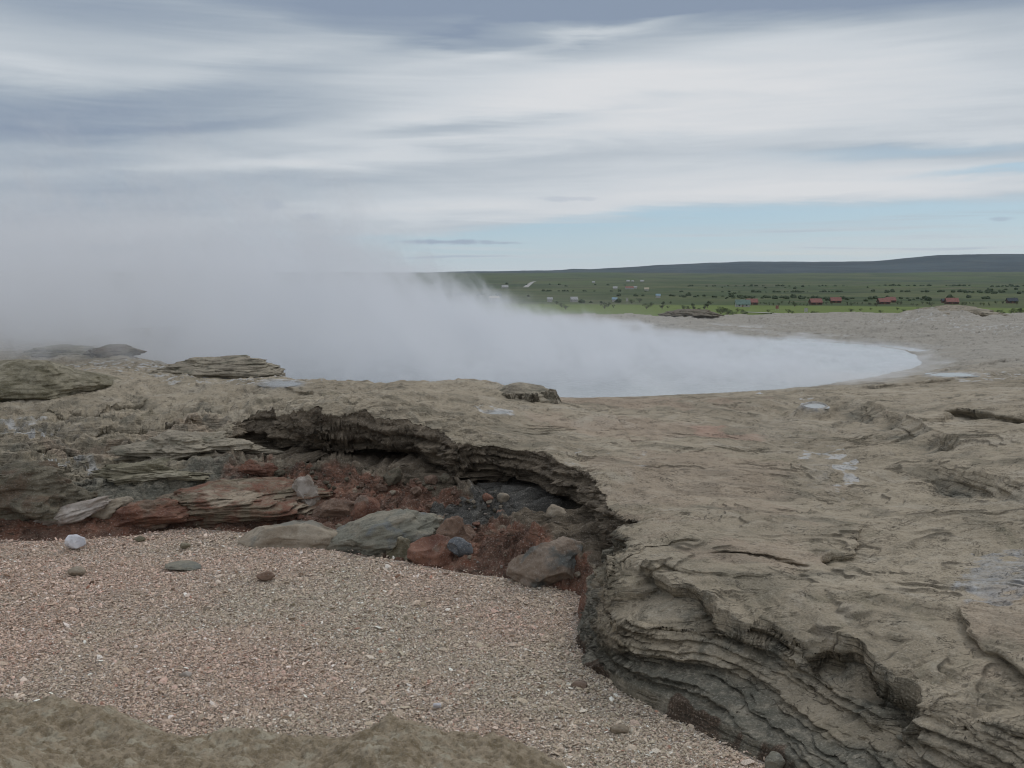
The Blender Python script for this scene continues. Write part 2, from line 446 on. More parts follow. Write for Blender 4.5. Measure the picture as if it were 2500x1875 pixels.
BUMPS = [(-4.55, 15.4, .75, .8, .13), (-5.9, 17.8, .9, .8, .12), (-6.9, 13.8, 1.0, 1.0, .10), (16.9, 38.5, 2.6, 1.6, .38), (15.2, 38.0, 1.2, 1.2, .12), (7.9, 43.6, 1.2, 1.0, .12)]
def terrain(x, y, full=True):
    x = x.astype(np.float32); y = y.astype(np.float32)
    z = T0(x, y)
    # ---- pool basin
    ang = np.arctan2(y - POOL[1], x - POOL[0])
    pr = np.hypot(x - POOL[0], y - POOL[1]) - np.interp(np.degrees(ang), [a[0] for a in PTAB], [a[1] for a in PTAB]) - .14 * fbm2(np.cos(ang) * 2.2, np.sin(ang) * 2.2, 3, 40) - .05 * fbm2(x * 3, y * 3, 2, 44)
    k = sst(pr, 0.0, 1.6)
    shore = -.045 + .05 * np.clip(pr, 0, 2)
    z = np.where(pr > 0, shore * (1 - k) + z * k, -.05 - .35 * np.clip(-pr, 0, 4))
    dry = sst(pr, -.1, .5)
    # ---- plateau edge falls away to the valley
    edge = 45.5 + 1.5 * pn2(x * .2, y * 0, 50)
    z = z - 6.0 * sst(y, edge, edge + 16) - .2 * sst(y, edge - 1.5, edge + 1)
    # ---- broad swells and stepped flakes
    left = sst(-x / np.maximum(y, 1) * F + 512, 512 - 470 + 0, 512 - 470 + 0.1)  # unused helper
    rough = .35 + .65 * sst(-x, -.2, 1.6) * sst(y, 8, 10)
    chan = sst(x - .25 * y, -.1, .4) * sst(10.5 - y, 0, 2)
    rough = np.maximum(rough, .55 * chan)
    far = sst(y, 13, 24)
    sw = fbm2(x * .75, y * .75, 3, 1)
    sw2 = fbm2(x * 2.6, y * 2.6, 3, 9)
    z = z + dry * (.035 * sw * (1 - .3 * far) + .016 * sw2 * (.6 + rough))
    f = .085 * fbm2(x * .42 + 3, y * .62, 3, 21) + .016 * fbm2(x * 1.5, y * 2.4, 3, 25) + .003 * fbm2(x * 6, y * 10, 2, 28) + .03 * x + .012 * y
    st = .017
    q = f / st; qi = np.floor(q); fr = q - qi
    step = st * (qi + sst(fr, .80, .97)) - f
    gs = sst(fbm2(x * 1.5, y * 1.9, 3, 291), .0, .40)
    z = z + dry * step * (.18 + .9 * gs + .6 * rough)
    step_shade = np.exp(-((fr - .90) / .05) ** 2) * sst(fbm2(x * 1.5, y * 1.9, 3, 291), .10, .40)  # dark line on the step faces, shade of the risers painted as colour
    f2 = .028 * fbm2(x * 1.5, y * 2.6, 4, 295, .6) + .012 * x + .01 * y
    st2 = .0085
    q2 = f2 / st2; fr2 = q2 - np.floor(q2)
    g2 = sst(fbm2(x * 1.9 + 4, y * 2.6, 3, 299), -.15, .35)
    z = z + dry * g2 * (st2 * (np.floor(q2) + sst(fr2, .78, .96)) - f2)
    step_shade = np.maximum(step_shade * 1.1, .75 * np.exp(-((fr2 - .88) / .08) ** 2) * g2 * sst(pn2(x * 4, y * 6, 303), .05, .35))
    ff = .30 * fbm2(x * .10 + 5, y * .16, 4, 281, .6) + .05 * fbm2(x * .9, y * .9, 3, 285)
    fq = ff / .07
    z = z + dry * sst(y, 19, 30) * (.07 * (np.floor(fq) + sst(fq - np.floor(fq), .80, .97)) - .02 - .35 * ff)
    flake = np.clip(pn2(x * 5 + 3 * sw, y * 7, 61) - .12, 0, 1)
    z = z + dry * (.035 * flake * rough - .004)
    if full:
        pt = sst(fbm2(x * .8, y * .8, 2, 39), -.1, .5)
        z = z + dry * (.25 + .75 * pt) * (rough * .010 * fbm2(x * 14, y * 14, 3, 33, .6) + .0025 * fbm2(x * 30, y * 30, 2, 36, .7))
    pxv = x / np.maximum(y, .5) * F + 512
    Lr = sst(300 - pxv, 0, 110) * sst(y, 9.3, 9.8) * sst(13.2 - y, 0, 1.6) + .45 * sst(520 - pxv, 0, 60) * sst(pxv, 200, 300) * sst(y, 9.6, 10.2) * sst(12.6 - y, 0, 1.2)
    Lr = np.clip(Lr, 0, 1)
    cg = fbm2(x * 1.5, y * 2.0, 5, 241, .62)
    rg = 1 - np.abs(fbm2(x * 2.4 + 7, y * 3.0, 4, 251, .6)) * 2
    z = z + Lr * (.10 * cg + .05 * np.clip(rg, -.5, 1))
    zq = (z + .02 * pn2(x * 5, y * 5, 261)) / .055
    z = z + Lr * .65 * .055 * (np.floor(zq) + sst(zq - np.floor(zq), .62, .92) - zq)
    for bx_, by_, rx_, ry_, hh_ in BUMPS:
        rr_ = ((x - bx_) / rx_) ** 2 + ((y - by_) / ry_) ** 2
        z = z + hh_ * np.exp(-rr_ * 1.2) * (1 + .5 * pn2(x * 2.5 / rx_ ** .5, y * 2.5 / rx_ ** .5, 271))
    # ---- ledges
    ox = np.zeros_like(z); oy = np.zeros_like(z)
    wx = x + .07 * fbm2(x * 2.4, y * 2.4, 3, 71, .5); wy = y + .10 * fbm2(x * 2.4, y * 2.4, 3, 75, .5)
    led = np.zeros_like(z); step_shade = step_shade * dry
    for P, drop, reach, und, low, wd in LED:
        if drop == 0:
            continue
        lo = P.min(0) - reach * 0 - 3; hi = P.max(0) + 3
        m = (x > lo[0]) & (x < hi[0]) & (y > lo[1]) & (y < hi[1])
        if not m.any():
            continue
        d, qx, qy, par, side = pdist(P, wx[m], wy[m])
        sdv = d * side * low          # >0 on the low side
        n = len(P) - 1
        endf = sst(par, 0, .8) * sst(n - par, 0, .8)
        ends = np.where((par <= 0) | (par >= n), np.exp(-d / .12), 1.0) * np.maximum(endf, 0.0)
        if reach > 5:
            fall = 1.0
            ends = np.where(par >= n, np.exp(-d / .10), ends / np.maximum(sst(n - par, 0, .8), .02) * (par < n))
            ends = np.clip(ends, 0, 1)
        else:
            fall = np.exp(-np.clip(sdv, 0, 9) / (reach * 2.2))
        ends = ends * np.clip(.95 + .6 * pn2(x[m] * 1.7, y[m] * 1.7, 82), .4, 1.4)
        w = np.maximum(.048, .0050 * y[m])
        if 'wide' in wd: w = np.maximum(.16, .018 * y[m])
        dz = drop * ends * sst(sdv, 0, w) * fall
        lip = drop * .35 * ends * np.exp(-np.clip(-sdv, 0, 9) / .25) * (sdv < 0)
        z[m] = z[m] - dz + lip * .6
        push = 1.5 * und * ends * sst(sdv, .1 * w, w) * np.exp(-np.clip(sdv - w, 0, 9) / .05) * (sdv > 0)
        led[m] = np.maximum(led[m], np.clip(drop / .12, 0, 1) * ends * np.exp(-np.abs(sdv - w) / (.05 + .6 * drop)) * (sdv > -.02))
        facez = pn3(x[m] * 1.6, y[m] * 1.6, z[m] * 38, 3) + .6 * pn3(x[m] * 3, y[m] * 3, z[m] * 85, 4)
        push = push - (.022 + .10 * drop) * facez * ends * np.exp(-((sdv - w * .6) / (w * .8)) ** 2) * (sdv > 0)
        ex = (qx - wx[m]) / (d + 1e-4); ey = (qy - wy[m]) / (d + 1e-4)
        ox[m] += ex * push; oy[m] += ey * push
    # ---- puddle basins
    pud = np.zeros_like(z)
    for px, py, hx, hy, dep in PUDDLES:
        c = on_top(px, py); e = on_top(px + hx, py); t = on_top(px, py - hy)
        sx = abs(e[0] - c[0]); sy = abs(t[1] - c[1])
        r = np.sqrt(((x - c[0] * y / c[1]) / sx) ** 2 + ((y - c[1]) / sy) ** 2) + .25 * pn2(x * 3, y * 3, 80)
        zc = float(T0(np.array([c[0]]), np.array([c[1]]))[0])
        m = sst(1.9 - r, 0, .9)
        dm = m if dep > 0 else 0 * m
        z = z * (1 - m) + (zc + .012 - abs(dep) * sst(1.15 - r, 0, .35)) * m
        pud = np.maximum(pud, dm)
    # ---- the hollow
    wz = .05 * fbm2(x * 2.3, y * 2.3, 2, 91) + .028 * fbm2(x * 8, y * 8, 3, 95, .65)
    wv = .05 * fbm2(x * 2.3 + 9, y * 2.3, 2, 101) + .028 * fbm2(x * 8 + 9, y * 8, 3, 105, .65)
    hx, hy = x + wz, y + wv
    near = (y < 12.5)
    t = np.full_like(z, -1); dR = np.full_like(z, 9); inside = np.zeros(z.shape, bool)
    xa, ya = hx[near], hy[near]
    d0, _q, _r, par0, _s, at0 = pdist(RP, x[near][::1], y[near], RA)
    calm = 1 - .62 * at0[4]
    xa = x[near] + wz[near] * calm; ya = y[near] + wv[near] * calm
    d, qx, qy, par, side, at = pdist(RP, xa, ya, RA)
    ins = pin(HOLE, xa, ya)
    dG = pdist(GP, xa, ya)[0]
    ing = pin(GPOLY, xa, ya)
    tt = np.where(ins, np.where(ing, 1.0 + dG, d / (d + dG + 1e-4)), -d)
    tc, zc, C, stra, front = at
    zt = z[near]
    FLOOR = -.68
    tau = np.clip(tt / tc, 0, 1)
    # vertical fraction and plan position (distance into the rock) down the wall
    zf_o = np.interp(tau, [0, .08, .48, .60, .80, 1], [0, .12, .82, .86, .95, 1])       # overhang
    zf_f = np.interp(tau, [0, .15, .35, .6, .85, 1], [0, .16, .40, .66, .88, 1])         # front cliff
    soft = sst(C, .02, .25)
    zf_s = np.interp(tau, [0, .2, .5, .8, 1], [0, .25, .5, .82, 1])
    zf = zf_o * soft + (1 - soft) * np.where(front > .5, zf_f, zf_s)
    wall = (tt > 0) & (tt < 1)
    zw = zt + (zc - zt) * zf
    tdeb = np.clip((tt - tc) / (1 - tc + 1e-3), 0, 1)
    zdeb = zc + (FLOOR - zc) * (tdeb ** .9)
    zin = np.where(tt < tc, zw, zdeb)
    zin = np.where(tt >= 1, FLOOR - .12 * np.clip(tt - 1, 0, 1), zin)
    plan = np.interp(tau, [0, .25, .48, .60, .80, 1], [.02, -.05, .12, 1, .9, 0]) * C            # into rock, relative to the rim
    back = np.interp(tau, [0, .48, .60, .80, 1], [1, 1, 1, .8, 0])                      # cancels the plan advance
    disp = (plan + d * back * .9) * soft
    # strata sticking out
    inw = (tt > 0.0) & (tt < tc * 1.02)
    band = np.where(inw, sst(tt, 0, .03) * sst(tc * 1.02 - tt, 0, .08), 0)
    X3, Y3 = xa, ya
    zz = zin + .05 * pn2(xa * 1.5, ya * 1.5, 111) + .10 * xa * front
    s1 = pn3(X3 * 1.3, Y3 * 1.3, zz * 16, 1)
    s2 = pn3(X3 * 2.2, Y3 * 2.2, zz * 46, 5)
    s3 = fbm3(X3 * 6, Y3 * 6, zz * 22, 3, 8, .62)
    s2 = np.clip(s2 * 2.2, -1, 1)
    s1 = np.clip(s1 * 2.2, -1, 1)
    amp = stra * (1 + .3 * front)
    disp = disp - band * amp * (.020 * s1 + .026 * s2 + .024 * s3) * (1 + 1.7 * soft)
    ddx_ = (qx - xa) / (d + 1e-4) * disp; ddy_ = (qy - ya) / (d + 1e-4) * disp
    xf_ = xa + ddx_; yf_ = ya + ddy_
    rubf = sst(tt, tc * .58, tc * .8) * sst(tc + .3 - tt, 0, .2) * soft * ins
    zin = zin + rubf * (.055 * fbm2(xf_ * 5, yf_ * 5, 4, 401, .55) + .03 * fbm2(xf_ * 17, yf_ * 17, 2, 407))
    bump = np.where(tt > 0, sst(tt, 0, .05), 0) * np.where(tt < 1.4, 1, 0)
    chunk = fbm2(xa * 4.5, ya * 4.5, 3, 121, .5)
    cob = 1 - 2.2 * np.abs(fbm2(xa * 3.4 + 5, ya * 4.2, 4, 141, .62))
    rub = sst(tt, tc * .55, tc * .75) * sst(tc + .35 - tt, 0, .2) * soft
    zin = zin + np.where(ins, rub * (.022 * np.clip(cob, -1, 1) + .035 * chunk), 0)
    zin = zin + np.where(ins, bump * ((.032 * chunk + .016 * np.clip(cob, -1, 1) * sst(tt, tc * .8, tc + .1)) * (1 - front * .7) + .009 * np.abs(fbm2(xa * 12, ya * 12, 2, 127, .6))), 0)
    # terraces of broken rock on the soft left wall
    tz = sst(.6 - soft, 0, .3) * (1 - front) * band
    qq = (zin + .04 * chunk) / .085
    zin = zin + tz * (.085 * (np.floor(qq) + sst(qq - np.floor(qq), .55, .95)) - .085 * qq) * .8
    # rounded lip on top
    lipd = np.clip(d, 0, 1)
    ztop = zt - np.where(~ins, (.035 + .05 * front) * np.exp(-lipd / .10), 0) + np.where(~ins, .018 * stra * sst(.45 - d, 0, .4) * s2, 0)
    zt_new = np.where(ins, zin - .035 * np.where(tt < tc, 1, 0) * (1 - tau), ztop)
    dx = (qx - xa) / (d + 1e-4); dy = (qy - ya) / (d + 1e-4)
    z[near] = zt_new
    oxn = ox[near]; oyn = oy[near]
    oxn = np.where(ins, dx * disp, oxn); oyn = np.where(ins, dy * disp, oyn)
    ox[near] = oxn; oy[near] = oyn
    t[near] = np.where(ins, tt, -d)
    fr_ = np.zeros_like(z); fr_[near] = front
    tc_ = np.ones_like(z); tc_[near] = tc
    sf_ = np.zeros_like(z); sf_[near] = soft
    sf_full = sf_
    if not full:
        return z
    # ---- masks (rock colour patches; overhang wall and step lines include painted shade)
    Lr_m = Lr
    nz1 = fbm2(x * 1.8, y * 1.8, 4, 131, .6); nz2 = fbm2(x * 5, y * 5, 3, 135, .6)
    inn = t > 0
    px = x / np.maximum(y, .5) * F + 512
    lf = sst(250 - px + 45 * nz1, 0, 90)
    deb = np.where(inn, sst(t, tc_ * .92, tc_ * .92 + .12), 0)
    red = deb * (.95 + .55 * nz1) * (1 - .8 * fr_)
    red = np.where(inn & (lf > 0), np.maximum(red * (1 - lf), lf * sst(t + .16 * nz1 + .05 * nz2, .62, .74)), red)
    red = red * (1 - .0 * nz2)
    rust = np.where(inn, np.clip(.45 + 1.6 * nz1, 0, 1) * fr_ * sst(t + .14 * nz1 + .08 * nz2, .80, .90), 0)
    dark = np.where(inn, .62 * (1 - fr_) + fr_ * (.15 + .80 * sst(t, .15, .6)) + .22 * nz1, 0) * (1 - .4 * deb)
    brown = np.where(inn, (1 - fr_) * (1 - deb) * sf_full, 0)  # brown rock under the rim, its backlit shade mixed into the tone
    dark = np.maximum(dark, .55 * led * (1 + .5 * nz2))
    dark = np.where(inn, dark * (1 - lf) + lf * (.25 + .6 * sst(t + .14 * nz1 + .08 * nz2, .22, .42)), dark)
    brown = np.maximum(brown, .55 * np.exp(-(np.clip(pr, -9, 9) / .14) ** 2) * np.clip(.6 + 1.2 * nz2, 0, 1))
    dark = np.maximum(dark, .42 * Lr_m * np.clip(.5 + 1.6 * nz1, 0, 1))
    slate = np.zeros_like(z)
    for a, b, wx_, wy_, g in [(520, 490, 50, 16, .75), (470, 498, 36, 8, .75), (545, 478, 40, 12, .6), (255, 470, 50, 16, .35), (190, 478, 50, 12, .35)]:
        yy = {520: 9.1, 470: 8.9, 545: 9.1, 255: 9.9, 190: 9.9}[a]
        cxw = (a - 512) / F * yy
        slate = np.maximum(slate, g * sst(1.3 - np.sqrt(((x - cxw) / (wx_ / F * yy)) ** 2 + ((y - yy) / (wy_ / 30.0)) ** 2) + .5 * nz2, 0, .5))
    slate = np.where(inn, slate * sst(t, tc_ * .7, tc_ * .95), 0)
    red = red * (1 - .9 * slate)
    white = blobmask(x, y, [(822, 448, 20, 8, .75), (846, 466, 12, 8, .8), (845, 480, 10, 6, .5), (492, 409, 24, 4, .75), (282, 378, 45, 5, .6), (806, 401, 10, 3, .6), (812, 428, 24, 9, .3),
                            (120, 366, 60, 5, .6), (205, 380, 50, 3, .5), (80, 458, 28, 7, .75), (1000, 580, 50, 22, .38), (920, 322, 60, 3, .5), (610, 458, 40, 8, .35),
                            (990, 375, 60, 4, .5), (180, 372, 60, 4, .5), (20, 420, 34, 10, .6), (430, 378, 60, 4, .35), (990, 328, 60, 3, .5), (800, 322, 70, 3, .4), (700, 590, 40, 10, .2)], nz2)
    white = white * (.45 + .9 * np.clip(nz2 + .3, 0, 1))
    wet = blobmask(x, y, [(1005, 575, 55, 28, .55), (820, 470, 20, 10, .3), (790, 420, 60, 10, .25), (60, 350, 60, 3, .4), (60, 425, 60, 8, .3)], nz2)
    pink = blobmask(x, y, [(712, 427, 16, 6, 1), (745, 430, 22, 3, .7), (600, 400, 120, 6, .35), (690, 475, 100, 30, .22), (640, 425, 90, 8, .3), (1010, 610, 60, 25, .25), (100, 445, 60, 6, .35), (180, 425, 40, 8, .3), (770, 550, 60, 12, .25)], nz1)
    orange = blobmask(x, y, [(158, 465, 14, 5, 1.0)], nz2) * 0
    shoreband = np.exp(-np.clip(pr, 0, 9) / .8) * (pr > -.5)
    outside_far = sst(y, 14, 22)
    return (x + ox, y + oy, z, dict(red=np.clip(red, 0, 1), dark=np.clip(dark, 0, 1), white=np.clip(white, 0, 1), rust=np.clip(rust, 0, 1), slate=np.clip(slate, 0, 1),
                                    wet=np.clip(wet + .6 * pud, 0, 1), pink=np.clip(pink, 0, 1), shore=shoreband * np.ones_like(z), far=outside_far, rough=rough,
                                    front=fr_ * inn, t=t, edge=np.where(inn, 0, step_shade), lf=lf, brown=np.clip(brown, 0, 1)))

def ground_hit(px, py, y0=3.2, y1=46):
    """first point of the built terrain seen at a pixel (small sideways shifts ignored)"""
    a, b = ray(px, py)
    ys = np.geomspace(y0, y1, 1400).astype(np.float32)
    z = terrain(a * ys, ys, full=False)
    z = np.maximum(z, np.where(pin(GPOLY, a * ys, ys), -.6, -9))
    f = CH + b * ys - z
    k = int(np.argmax(f < 0)) if (f < 0).any() else len(ys) - 1
    return (float(a * ys[k]), float(ys[k]), float(z[k]))

# ================================================================== mesh helpers
def tag(o, label=None, cat=None, group=None, kind=None):
    if label: o['label'] = label
    if cat: o['category'] = cat
    if group: o['group'] = group
    if kind: o['kind'] = kind
    return o
def mesh_np(name, co, quads=None, tris=None, mat=None, smooth=True, parent=None, attrs=None):
    me = bpy.data.meshes.new(name)
    nv = len(co)
    me.vertices.add(nv)
    me.vertices.foreach_set('co', np.ascontiguousarray(co, np.float32).ravel())
    parts = []; tot = []
    if quads is not None and len(quads):
        parts.append(np.asarray(quads, np.int32).ravel()); tot.append(np.full(len(quads), 4, np.int32))
    if tris is not None and len(tris):
        parts.append(np.asarray(tris, np.int32).ravel()); tot.append(np.full(len(tris), 3, np.int32))
    idx = np.concatenate(parts); tot = np.concatenate(tot)
    me.loops.add(len(idx)); me.loops.foreach_set('vertex_index', idx)
    me.polygons.add(len(tot))
    st = np.concatenate([[0], np.cumsum(tot)[:-1]]).astype(np.int32)
    me.polygons.foreach_set('loop_start', st)
    me.polygons.foreach_set('use_smooth', np.full(len(tot), smooth, bool))
    me.update(calc_edges=True)
    if attrs:
        for k, v in attrs.items():
            at = me.attributes.new(k, 'FLOAT_COLOR', 'POINT')
            v = np.asarray(v, np.float32)
            if v.shape[1] == 3:
                v = np.hstack([v, np.ones((len(v), 1), np.float32)])
            at.data.foreach_set('color', np.ascontiguousarray(v).ravel())
    if mat: me.materials.append(mat)
    o = bpy.data.objects.new(name, me)
    COL.objects.link(o)
    if parent: o.parent = parent
    return o
def empty(name, loc=(0, 0, 0), rz=0):
    o = bpy.data.objects.new(name, None)
    o.empty_display_size = .1
    o.location = loc; o.rotation_euler = (0, 0, rz)
    COL.objects.link(o)
    return o
class MB:
    """collects shapes of one part"""
    def __init__(s): s.v = []; s.f = []
    def add(s, v, f):
        b = len(s.v); s.v += [tuple(p) for p in v]; s.f += [tuple(b + i for i in q) for q in f]
    def box(s, x0, x1, y0, y1, z0, z1):
        s.add([(x0, y0, z0), (x1, y0, z0), (x1, y1, z0), (x0, y1, z0), (x0, y0, z1), (x1, y0, z1), (x1, y1, z1), (x0, y1, z1)],
              [(0, 3, 2, 1), (4, 5, 6, 7), (0, 1, 5, 4), (1, 2, 6, 5), (2, 3, 7, 6), (3, 0, 4, 7)])
    def build(s, name, mat, parent=None, smooth=False):
        me = bpy.data.meshes.new(name)
        me.from_pydata(s.v, [], s.f); me.update()
        if smooth:
            me.polygons.foreach_set('use_smooth', [True] * len(me.polygons))
        me.materials.append(mat)
        o = bpy.data.objects.new(name, me); COL.objects.link(o)
        if parent: o.parent = parent
        return o

# ================================================================== materials
def new_mat(name):
    m = bpy.data.materials.new(name); m.use_nodes = True
    m.node_tree.nodes.clear()
    N = NT(m.node_tree)
    return m, N
def finish(N, color, rough=0.9, bump=None, bstr=0.5, bdist=0.01, spec=0.3, normal=None, **kw):
    p = N.n('ShaderNodeBsdfPrincipled')
    N.put(p.inputs['Base Color'], color)
    N.put(p.inputs['Roughness'], rough)
    N.put(p.inputs['Specular IOR Level'], spec)
    if bump is not None:
        b = N.n('ShaderNodeBump')
        b.inputs['Strength'].default_value = bstr
        b.inputs['Distance'].default_value = bdist
        N.put(b.inputs['Height'], bump)
        N.put(p.inputs['Normal'], b.outputs[0])
    o = N.n('ShaderNodeOutputMaterial')
    N.t.links.new(p.outputs[0], o.inputs[0])
    return p

TAN_A = (.385, .327, .240); TAN_B = (.295, .250, .180); TAN_C = (.45, .40, .312)
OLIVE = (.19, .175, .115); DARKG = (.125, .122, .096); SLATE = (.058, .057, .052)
REDB = (.135, .066, .046); REDC = (.20, .088, .056); RUST = (.080, .060, .044); WHITE = (.50, .50, .49); PINK = (.42, .26, .20); WETG = (.24, .255, .27)

def rock_material(name='sinter_rock'):
    m, N = new_mat(name)
    P = N.n('ShaderNodeNewGeometry').outputs['Position']
    A_ = N.n('ShaderNodeAttribute', attribute_name='mask_a'); A = A_.outputs['Color']; edg = A_.outputs['Alpha']
    B = N.n('ShaderNodeAttribute', attribute_name='mask_b').outputs['Color']
    Cc = N.n('ShaderNodeAttribute', attribute_name='mask_c').outputs['Color']
    def sep(c):
        nd = N.n('ShaderNodeSeparateColor'); N.put(nd.inputs[0], c); return nd.outputs
    a, b, c = sep(A), sep(B), sep(Cc)
    red, dark, white = a[0], a[1], a[2]
    rust, slate, wet = b[0], b[1], b[2]
    pink, far, rough = c[0], c[1], c[2]
    big = N.noise(P, .55, 4, .55, .6)
    med = N.noise(P, 2.6, 5, .62, .8)
    fine = N.noise(P, 14, 5, .65, .4)
    grit = N.noise(P, 85, 3, .7)
    strP = N.v('MULTIPLY', N.v('ADD', P, N.v('MULTIPLY', N.noise(P, 1.6, 3, .6, col=True), (.25, .25, .09))), (1.0, 1.0, 9.0))
    lay = N.noise(strP, 5.0, 5, .68, .3)
    col = N.mix(N.ss(big, .35, .65), TAN_B, TAN_A)
    col = N.mix(N.m('MULTIPLY', N.ss(med, .50, .72), .55), col, TAN_C)
    col = N.mix(N.m('MULTIPLY', N.ss(med, .45, .28), .5), col, OLIVE)
    flow = N.noise(N.v('MULTIPLY', P, (1.0, 1.0, 2.0)), .95, 5, .58, 2.2)
    patch = N.ss(N.noise(P, .8, 4, .6, .8), .42, .60)
    col = N.mix(N.m('MULTIPLY', N.ss(flow, .50, .34), .72), col, (.175, .155, .112))
    col = N.mix(N.m('MULTIPLY', N.ss(flow, .54, .68), .45), col, (.43, .39, .32))
    col = N.mix(N.m('MULTIPLY', N.ss(fine, .50, .32), N.mixf(patch, .15, .6)), col, (.17, .155, .115))
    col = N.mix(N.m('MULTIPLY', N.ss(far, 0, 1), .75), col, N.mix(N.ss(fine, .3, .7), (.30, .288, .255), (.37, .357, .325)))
    col = N.mix(N.m('MULTIPLY', pink, .8), col, N.mix(med, PINK, (.36, .27, .2)))
    # deposits
    wfac = N.ss(N.m('ADD', white, N.m('MULTIPLY', N.m('SUBTRACT', fine, .5), 1.1)), .38, .75)
    col = N.mix(N.m('MULTIPLY', N.ss(N.m('ADD', wet, N.m('MULTIPLY', N.m('SUBTRACT', fine, .5), .9)), .25, .75), .8), col, WETG)
    col = N.mix(N.m('MULTIPLY', wfac, .85), col, WHITE)
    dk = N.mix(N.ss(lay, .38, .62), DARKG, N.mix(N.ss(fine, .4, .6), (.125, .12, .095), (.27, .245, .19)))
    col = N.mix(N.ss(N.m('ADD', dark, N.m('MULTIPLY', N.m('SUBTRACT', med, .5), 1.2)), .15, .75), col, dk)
    col = N.mix(N.m('MULTIPLY', N.ss(N.m('ADD', rough, N.m('MULTIPLY', N.m('SUBTRACT', fine, .5), .8)), .3, .7), .85), col, N.mix(N.ss(med, .4, .62), (.095, .072, .050), (.20, .158, .112)))  # overhang wall: dark brown rock with some backlit shade in the colour
    brown = N.mix(N.ss(fine, .35, .65), (.125, .080, .057), N.mix(N.ss(grit, .45, .6), REDB, (.15, .09, .065)))
    rd = N.mix(N.ss(N.noise(P, 4.2, 4, .6, .5), .42, .60), brown, N.mix(N.ss(fine, .35, .65), REDC, (.20, .115, .078)))
    col = N.mix(N.ss(N.m('ADD', red, N.m('MULTIPLY', N.m('SUBTRACT', med, .5), .9)), .22, .62), col, rd)
    col = N.mix(N.ss(N.m('ADD', slate, N.m('MULTIPLY', N.m('SUBTRACT', fine, .5), .7)), .3, .65), col, N.mix(fine, SLATE, (.105, .102, .093)))
    col = N.mix(N.ss(N.m('ADD', rust, N.m('MULTIPLY', N.m('SUBTRACT', fine, .5), 1.0)), .3, .7), col, N.mix(N.ss(grit, .4, .6), RUST, (.125, .088, .062)))
    # pale crumbs lying in the red earth
    vd = N.voro(P, 42.0, 'F1', 0)
    vc = N.voro(P, 42.0, 'F1', 1)
    cr = sep(vc)
    crumb = N.m('MULTIPLY', N.ss(vd, .32, .22), N.m('MULTIPLY', N.ss(cr[0], .72, .78), N.ss(red, .3, .7)))
    col = N.mix(N.m('MULTIPLY', crumb, .6), col, N.mix(cr[1], (.38, .22, .17), (.5, .44, .38)))
    # grains
    col = N.mix(N.m('MULTIPLY', N.ss(grit, .52, .70), .35), col, (.55, .5, .43))
    col = N.mix(N.m('MULTIPLY', N.ss(grit, .48, .30), .55), col, (.10, .09, .07))
    # short dark flake edges
    PW = N.v('ADD', P, N.v('MULTIPLY', N.noise(P, 2.2, 3, .6, col=True), (.5, .5, .15)))
    def dash(scale3, sc, wid, gate, lo, hi):
        k = N.noise(N.v('MULTIPLY', PW, scale3), sc, 4, .62, .5)
        return N.m('MULTIPLY', N.ss(N.m('ABSOLUTE', N.m('SUBTRACT', k, .5)), wid, .0), N.ss(gate, lo, hi))
    gate1 = N.noise(P, 3.2, 4, .65)
    crack = N.m('MAXIMUM', dash((1.0, 2.4, 6.0), 4.2, .014, gate1, .50, .60), N.m('MULTIPLY', dash((1.0, 2.0, 8.0), 11.0, .030, N.noise(P, 7.0, 3, .6), .52, .64), .6))
    nzv = N.xyz(N.n('ShaderNodeNewGeometry').outputs['Normal'])[2]
    steep = N.ss(nzv, .90, .55)
    wallm = N.m('MULTIPLY', N.m('MULTIPLY', N.m('MAXIMUM', dark, rust), N.mixf(rough, 1.0, .35)), steep)
    steep = N.m('MULTIPLY', steep, N.mixf(rough, 1.0, .3))
    crack = N.m('MAXIMUM', crack, N.m('MULTIPLY', N.ss(lay, .42, .34), N.ss(wallm, .15, .5)))
    crack = N.m('MAXIMUM', crack, N.m('MULTIPLY', edg, .72))  # painted shade lines of the step faces join the cracks
    lay2 = N.noise(N.v('MULTIPLY', N.v('ADD', P, N.v('MULTIPLY', N.noise(P, 2.2, 2, .5, col=True), (.2, .2, .04))), (1.0, 1.0, 24.0)), 3.2, 3, .6, .2)
    crack = N.m('MAXIMUM', crack, N.m('MULTIPLY', N.ss(lay2, .42, .32), N.m('MULTIPLY', steep, .8)))
    col = N.mix(N.m('MULTIPLY', crack, .82), col, (.050, .043, .032))
    h = N.m('ADD', N.m('MULTIPLY', fine, N.m('MAXIMUM', N.mixf(patch, .25, .9), dark)), N.m('MULTIPLY', grit, .2))
    h = N.m('ADD', h, N.m('MULTIPLY', lay2, N.m('MULTIPLY', steep, .9)))
    h = N.m('ADD', h, N.m('MULTIPLY', lay, N.mixf(wallm, .7, 2.2)))
    h = N.m('SUBTRACT', h, N.m('MULTIPLY', crack, .9))
    h = N.m('MULTIPLY', h, N.mixf(far, 1.0, .45))
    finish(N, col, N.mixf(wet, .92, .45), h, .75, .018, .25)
    return m

